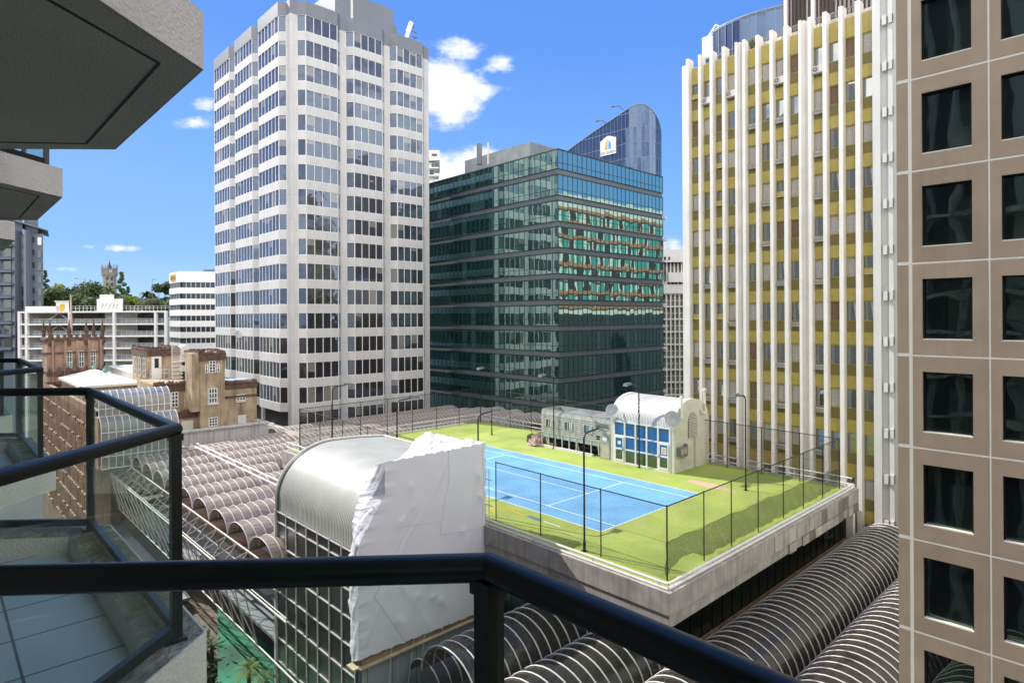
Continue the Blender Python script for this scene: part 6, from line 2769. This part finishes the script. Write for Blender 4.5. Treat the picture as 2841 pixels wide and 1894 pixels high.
zt, zb_ = CZ + tZ(612, D), CZ + tZ(720, D)
mb = MB()
mb.prism(octa(4.1), zb_ - 10, zt - 4)
mb.build('shaft', M['stone'], ut)
mb = MB()
mb.prism(octa(4.4), zt - 4, zt)
mb.prism(octa(4.7), zt - 4.6, zt - 4)
mb.prism(octa(4.6), zt - .6, zt)
mb.build('lantern', M['stone'], ut)
for (x, y) in octa(4.5):
    mb = MB()
    mb.tube([(x, y, zt - 5), (x, y, zt + 1.2), (x, y, zt + 3.2)], [.45, .4, .05], 6)
    mb.build('pinnacle', M['stone'], ut)
mb = MB()
mb.tube([(c.x, c.y, zt), (c.x, c.y, zt + 2.2), (c.x, c.y, zt + 3), (c.x, c.y, CZ + tZ(592, D))], [1.8, .8, .5, .05], 8)
mb.build('spire', M['brickdark'], ut)
fw = (Vector((CX, CY, 0)) - Vector((c.x, c.y, 0))).normalized()
sd = fw.cross(up)
cc = Vector((c.x, c.y, zt - 1.9)) + fw * 4.5 + sd * -.6
mb = MB()
mb.poly([cc + sd * 1.05 * math.cos(k * math.pi / 8) + up * 1.05 * math.sin(k * math.pi / 8) for k in range(16)])
ck = mb.build('clock_face', mat('clock_grey', (.42, .44, .45), .6), ut)
mb = MB()
mb.bar(cc + fw * .05, cc + fw * .05 + up * 1.0, .14, .05, 0, fw)
mb.bar(cc + fw * .05, cc + fw * .05 + sd * .7 + up * .2, .16, .05, 0, fw)
mb.build('clock_hands', M['core'], ck)
for k in (-1, 1):
    mb = MB()
    b_ = Vector((c.x, c.y, 0)) + fw * 4.2 + sd * k * 1.4
    for z in (zt - 8, zt - 12):
        mb.bar(b_ + up * z, b_ + up * (z + 2.2), .8, .1, 0, fw)
    mb.build('window', M['core'], ut)
# things far behind the white tower
mb = MB()
wbox(mb, -96, -88, 260, 270, -20, tZ(604, 260))
wbox(mb, -91, -86, 262, 270, -20, tZ(588, 260))
tag(mb.build('distant_block', M['aptblue']), 'dark distant block peeping out at the left edge of the white tower', 'building')

# =========================================================== GARDEN BELOW THE TRUSS (lower left)
mb = MB()
mb.box(-27, -9.1, -20, 34, -15.2, -15)
tag(mb.build('garden_ground', mat('dark_garden_soil', (.03, .045, .03), .9, amt=.5, scale=.6)), kind='structure')
p_ = [at(x, y, z=-11.0) for (x, y) in ((450, 1370), (545, 1440), (640, 1575), (640, 1700), (560, 1700), (600, 1580), (520, 1480), (440, 1400))]
mb = MB()
mb.poly([at(x, y, z=-11.) for (x, y) in ((500, 1395), (632, 1490), (640, 1760), (545, 1760), (500, 1560))])
tag(mb.build('shade_cloth', M['awning']), 'bright green shade cloth over the garden at the foot of the truss', 'shade cloth')
mb = MB()
q = random.Random(77)
for _ in range(15000):
    p = Vector((q.uniform(-22.5, -12.3), q.uniform(-14, 34), -14.8 + 3.3 * q.random() ** 1.5 * (1 + .4 * math.sin(_ * .01))))
    a_ = Vector((q.uniform(-1, 1), q.uniform(-1, 1), q.uniform(-.4, 1))).normalized()
    b_ = a_.cross(Vector((q.uniform(-1, 1), q.uniform(-1, 1), q.uniform(-1, 1)))).normalized()
    s_ = q.uniform(.12, .4)
    mb.poly([p - a_ * s_, p + b_ * s_ * .35, p + a_ * s_, p - b_ * s_ * .35])
tag(mb.build('ground_planting', M['leafd']), kind='stuff', label='dark green undergrowth in the garden below the balconies', cat='planting')


def palm_low(loc, w, m, label, seed):
    q = random.Random(seed)
    t = thing('garden_palm', loc, label, 'palm', 'palms in the garden below')
    top = Vector(loc)
    mb = MB()
    mb.tube([top - Vector((0, 0, 3)), top], [.18, .12], 8)
    mb.build('trunk', M['bark'], t)
    mb = MB()
    for k in range(22):
        an = k * 2.39996
        el = q.uniform(-.2, 1.2)
        L_ = w * q.uniform(.8, 1.1)
        pts = [top + Vector((math.cos(an) * math.cos(el) * L_ * s, math.sin(an) * math.cos(el) * L_ * s, math.sin(el) * L_ * s - L_ * .5 * s * s)) for s in [j / 8 for j in range(9)]]
        side = Vector((-math.sin(an), math.cos(an), 0))
        for j in range(8):
            ww = L_ * .16 * math.sin((j + .8) / 9 * math.pi)
            for sg_ in (-1, 1):
                mb.poly([pts[j], pts[j].lerp(pts[j + 1], .6), pts[j + 1] + side * sg_ * ww - Vector((0, 0, ww * .3))])
    mb.build('fronds', m, t)


p_ = at(572, 1535, z=-9.5)
palm_low(tuple(p_), 1.3, M['leafy'], 'bright yellow-green palm in the garden under the green shade cloth', 1)
p_ = at(610, 1560, z=-9.5)
palm_low(tuple(p_), 1.2, M['leaf'], 'green palm beside the bright one, nearest the plant room', 2)
p_ = at(487, 1480, z=-11)
palm_low(tuple(p_), 1.3, M['leafd'], 'dark palm in the garden near the balcony corner', 3)
t = thing('orange_umbrella', tuple(at(434, 1275, z=-11)), 'small orange and white umbrella among plants under the truss', 'umbrella')
c_ = at(436, 1272, z=-10)
mb = MB()
for k in range(8):
    a0_, a1_ = k * math.pi / 4, (k + 1) * math.pi / 4
    mb.poly([c_ + up * .5, c_ + Vector((math.cos(a0_), math.sin(a0_), 0)) * 1.2, c_ + Vector((math.cos(a1_), math.sin(a1_), 0)) * 1.2], k % 2)
mb.build('canopy', [M['orange'], M['banner']], t)
mb = MB()
mb.tube([c_ - up * 2, c_ + up * .5], .04, 6)
mb.build('pole', M['ac'], t)
shrub('bush', tuple(at(443, 1300, z=-11)), 1.1, 400, M['leaf'], 'small green bush below the orange umbrella', 'bush', .22, .8, 5)
# lower street-side walls that fill the dark gaps
mb = MB()
mb.box(-14.2, -13.6, -30, 3, GZ, -4.8)
mb.box(-27.5, -14.2, -62, -21, GZ, -9)
tag(mb.build('street_wall', M['ground']), 'dark low wall at the foot of the hotel', 'wall')

# =========================================================== BEHIND ON THE RIGHT
t = thing('louvred_white_office', (75, 62, GZ), 'pale office with close white columns between the green office and the yellow tower', 'office building')
D = 150


def wp(px, py):
    return (px - HX) / F * D, (HY - py) / F * D


x0, z0 = wp(1519, 905)
x1, z1 = wp(1575, 676)
mb = MB()
wbox(mb, x0 - 4, x1 + 8, D + .6, D + 20, GZ - CZ, wp(0, 585)[1])
mb.build('core', mat('pale_green_glazing', (.16, .19, .10), .5, amt=.5, scale=.8), t)
mb = MB()
n = 12
for k in range(n + 1):
    x = x0 - 4 + k * 1.05
    wbox(mb, x - .16, x + .16, D, D + .5, GZ - CZ, wp(0, 676)[1])
for k in range(16):
    z = wp(0, 676)[1] - k * 3.05
    wbox(mb, x0 - 4, x1 + 8, D - .05, D + .5, z - .25, z + .1)
    wbox(mb, x0 - 4, x1 + 8, D + .3, D + .55, z - 1.75, z - 1.6)
mb.build('column_grid', M['white'], t)
mb = MB()
wbox(mb, x0 - 4, x1 + 8, D - .3, D + 1, wp(0, 676)[1], wp(0, 655)[1])
wbox(mb, wp(1534, 0)[0], x1 + 8, D - .8, D + 1, wp(0, 650)[1], wp(0, 628)[1])
wbox(mb, x0 - 4, x1 + 8, D - .6, D + 20, wp(0, 604)[1], wp(0, 575)[1])
wbox(mb, x0 - 4, wp(1541, 0)[0], D + 4, D + 18, wp(0, 575)[1], wp(0, 553)[1])
mb.build('white_bands', M['white'], t)
mb = MB()
for k in range(13):
    x = x0 - 4 + k * .9
    wbox(mb, x - .13, x + .13, D, D + .4, wp(0, 655)[1], wp(0, 604)[1])
mb.build('upper_columns', M['white'], t)
mb = MB()
wbox(mb, wp(1524, 0)[0], wp(1529, 0)[0], D - .62, D - .55, wp(0, 600)[1], wp(0, 592)[1])
wbox(mb, wp(1534, 0)[0], wp(1538, 0)[0], D - .62, D - .55, wp(0, 600)[1], wp(0, 592)[1])
mb.build('roof_window', M['core'], t)

t = thing('white_balcony_block', (45, 110, GZ), 'narrow white block with balconies between the white tower and the green office', 'apartment building')
D = 170
a0, a1 = wp(970, 0)[0], wp(1012, 0)[0]
mb = MB()
wbox(mb, a0, wp(1000, 0)[0], D, D + 14, GZ - CZ, wp(0, 372)[1])
mb.build('wall', M['white'], t)
mb = MB()
wbox(mb, a0, a1 + .1, D - 1.2, D + 14, wp(0, 370)[1], wp(0, 347)[1])
mb.build('penthouse', M['white'], t)
mb = MB()
wbox(mb, wp(995, 0)[0], wp(1007, 0)[0], D - 1.3, D - 1.2, wp(0, 360)[1], wp(0, 355)[1])
wbox(mb, wp(993, 0)[0], wp(999, 0)[0], D - .1, D + .02, wp(0, 385)[1], wp(0, 374)[1])
wbox(mb, wp(989, 0)[0], wp(998, 0)[0], D - .1, D + .02, wp(0, 401)[1], wp(0, 391)[1])
mb.build('window', M['aptwin'], t)
for z in (386, 403, 420, 437):
    mb = MB()
    wbox(mb, a0, wp(1011, 0)[0], D - 1.5, D + 3, wp(0, z + 3)[1], wp(0, z)[1])
    mb.build('balcony_slab', M['white'], t)


# blue glass tower with a sloping curved top and its sign
def curved_tower(pts, ztop, name, label, cat, sp_h, glass, zbase=GZ, pane_w=1.5):
    t = thing(name, (pts[0][0], pts[0][1], GZ), label, cat)
    mbg, mbf = MB(), MB()
    n = len(pts)
    lvl = [zbase + sp_h * k for k in range(int((max(ztop) - zbase) / sp_h) + 2)]
    for i in range(n - 1):
        a, b = Vector((*pts[i], 0)), Vector((*pts[i + 1], 0))
        d = (b - a).normalized()
        nn = Vector((d.y, -d.x, 0))
        za, zb2 = ztop[i], ztop[i + 1]
        for z0, z1 in zip(lvl[:-1], lvl[1:]):
            if z0 >= max(za, zb2):
                break
            j = nn * random.uniform(-.02, .02)
            mbg.poly([a + up * min(z0, za) + j, b + up * min(z0, zb2) - j, b + up * min(z1, zb2) - j, a + up * min(z1, za) + j])
            if z0 < min(za, zb2):
                mbf.bar(a + up * z0 - nn * -.03, b + up * z0 - nn * -.03, .06, .10)
        mbf.bar(a + nn * .03 + up * zbase, a + nn * .03 + up * za, .09, .06, up=d)
        mbf.bar(a + nn * .03 + up * za, b + nn * .03 + up * zb2, .15, .2)
    mbg.build('curtain_wall', glass, t)
    mbf.build('mullions', M['navy_frame'], t)
    return t


k0 = at(1437, 254, D=150)
QX = k0.x
pts, zt_ = [], []
ya_ = at(1300, 350, x=QX).y
nfl = 17
for k in range(nfl + 1):
    f_ = k / nfl
    pts.append((QX, ya_ + (k0.y - ya_) * f_))
    zt_.append(at(1300, 350, x=QX).z + (k0.z - at(1300, 350, x=QX).z) * f_ ** .9)
rq = 5.4
kr = at(1520, 300, D=163)
for k in range(1, 15):
    an = k / 14 * math.pi * .8
    x = QX + rq * (1 - math.cos(an))
    y = k0.y - rq * math.sin(an)
    pts.append((x, y))
    zt_.append(k0.z + 1.0 * math.sin(min(1, an / .7) * math.pi / 2) - 7. * max(0, (an - .75) / 1.4) ** 1.6)
qt = curved_tower(pts, zt_, 'curved_glass_tower', 'dark blue glass tower with sloping rounded top and a white sign, behind the green office', 'office building', 3.6, M['blue_glass'], 0)
mb = MB()
mb.prism([(QX + .3, ya_), *[(x + .3, y) for x, y in pts[nfl:]], (pts[-1][0], ya_)], GZ, 38)
mb.build('core', M['core'], qt)
# sign: white shield with two sails and the number and name
ca, cb = at(1379, 345, x=QX - .35), at(1414, 345, x=QX - .35)
zl, zh_ = at(1396, 356, x=QX - .35).z, at(1396, 313, x=QX - .35).z
yw = ca.y - cb.y
Hs = zh_ - zl
mb = MB()
sx = QX - .35
outl = [(0, 0), (1, 0), (1, .86), (.93, .85), (.78, .93), (.6, 1.0), (.45, 1.0), (.3, .95), (.15, .85), (.05, .8), (0, .82)]
front_ = [(sx, ca.y - yw * u, zl + Hs * v) for u, v in outl]
back_ = [(sx + .3, y, z) for _, y, z in front_]
mb.loft(front_, back_)
sg = mb.build('sign_board', M['banner'], qt)
mb = MB()
sail1 = [(.30, .26), (.30, .42), (.36, .70), (.45, .86), (.48, .90), (.48, .28)]
mb.poly([(sx - .03, ca.y - yw * u, zl + Hs * v) for u, v in sail1])
mb.build('orange_sail', mat('sign_orange', (.85, .30, .08), .5), sg)
mb = MB()
sail2 = [(.53, .29), (.53, .76), (.60, .72), (.68, .62), (.72, .54), (.70, .30)]
mb.poly([(sx - .03, ca.y - yw * u, zl + Hs * v) for u, v in sail2])
mb.build('blue_sail', mat('sign_blue', (.03, .32, .62), .5), sg)
mt = Matrix.Translation((sx - .04, ca.y - yw * .5, zl + Hs * .13)) @ Matrix(((0, 0, -1, 0), (-1, 0, 0, 0), (0, 1, 0, 0), (0, 0, 0, 1)))
text_obj('205 QUEEN', yw * .19, mt, M['ac_dark'], 'lettering', sg, .01, .004)
for px, py in ((1397, 262), (1358, 303), (1342, 300)):
    pass
for (px, py) in ((1432, 252), (1395, 285)):
    p_ = at(px, py, x=QX)
    mb = MB()
    mb.tube([p_, p_ + Vector((-1.2, .6, .8)), p_ + Vector((-2.0, 1.6, .7))], .12, 5)
    mb.box(p_.x - 2.5, p_.x - 1.8, p_.y + 1.3, p_.y + 1.9, p_.z + .55, p_.z + .85)
    mb.build('roof_light', M['ac_dark'], qt)

# second blue drum behind the yellow tower
cxd, dd_, rd = 38.0, 86.0, 12.2
pts, zt_ = [], []
for k in range(27):
    an = math.pi * 1.12 + (math.pi * .72) * k / 26
    p = W(cxd + rd * math.cos(an), dd_ + rd * math.sin(an), 0)
    pts.append((p.x, p.y))
    zt_.append(CZ + 37.4)
dr = curved_tower(pts, zt_, 'curved_glass_drum', 'rounded blue glass top of a tower behind the roof of the yellow tower', 'office building', 3.4, M['blue_glass'], CZ + 10)
c_ = W(28.7, 90.5, 38.2)
t = thing('roof_crane', tuple(c_), 'white window-cleaning cradle on the edge of the rounded blue tower top', 'crane')
mb = MB()
wl = at(1628, 92, D=92)
mb.box(wl.x - .7, wl.x + .7, wl.y - .7, wl.y + .7, wl.z - 3, wl.z + .3)
mb.build('cab', M['white'], t)
mb = MB()
a_, b_, c2 = at(1628, 82, D=92), at(1643, 58, D=92), at(1660, 66, D=92)
for s_ in (0, .8):
    o_ = Vector((s_, -s_, 0))
    mb.bar(a_ + o_, b_ + o_, .22, .22)
    mb.bar(b_ + o_, c2 + o_, .22, .22)
    mb.bar(c2 + o_, at(1655, 84, D=92) + o_, .22, .22)
    mb.bar(a_ + o_, c2 + o_, .12, .12)
mb.build('frame', M['white'], t)

# =========================================================== ACROSS THE STREET TO THE RIGHT (seen only in glass)
t = thing('terracotta_block', (92, -40, GZ), 'cream block with terracotta and teal bands, visible only as a reflection in the green office', 'apartment building')
mb = MB()
mb.box(78, 150, -50, -6, 13, 45)
mb.build('wall', M['creamwall'], t)
mb = MB()
mb.box(77, 150, -50, -5.9, GZ, 13)
mb.build('base', M['core'], t)
for k in range(8):
    z = 14.5 + 3.7 * k
    mb = MB()
    mb.box(85.8, 150.3, -6, -5.5, z, z + .9)
    mb.build('terracotta_band', M['terra'], t)
    if k < 7:
        mb, mc = MB(), MB()
        for q in range(20):
            x = 87 + q * 3.1
            (mb if (q * 7 + k * 3) % 5 < 3 else mc).box(x, x + 2.1, -6, -5.85, z + 1.0, z + 3.3)
        mb.build('teal_window_row', M['tealpanel'], t)
        mc.build('dark_window_row', M['core'], t)


def plain_block(x0, x1, y0, y1, h, m, label, fh=3.5, ww=2.6, face='y'):
    t = thing('city_block', (x0, y0, GZ), label, 'office building', 'blocks across the street behind the viewpoint')
    mb = MB()
    mb.box(x0, x1, y0, y1, GZ, h)
    mb.build('wall', m, t)
    mb = MB()
    z = GZ + 4
    while z + 2 < h:
        if face == 'y':
            x = x0 + .6
            while x + ww < x1:
                mb.box(x, x + ww - .7, y1 - .02, y1 + .05, z, z + 2.1)
                x += ww
        else:
            y = y0 + .6
            while y + ww < y1:
                mb.box(x1 - .02, x1 + .05, y, y + ww - .7, z, z + 2.1)
                y += ww
        z += fh
    tag(mb.build('windows', M['core'], t), kind='stuff')


plain_block(8, 34, -75, -50, 20, M['brickdark'], 'dark brown block south of the brown office, visible only as a reflection in the towers')
plain_block(36, 66, -80, -54, 27, M['stone'], 'grey stone block behind the brown office, visible only as a reflection in the towers')
plain_block(-26, 6, -80, -62, 14, M['tanwall'], 'tan block behind the hotel, visible only as a reflection in the white tower')
plain_block(-95, -62, 95, 150, 34, M['brickdark'], 'dark brown block beyond the left edge, visible only as a reflection in the white tower', face='x')
plain_block(-90, -60, 55, 90, 22, M['stone'], 'grey block beyond the left edge, visible only as a reflection in the white tower', face='x')
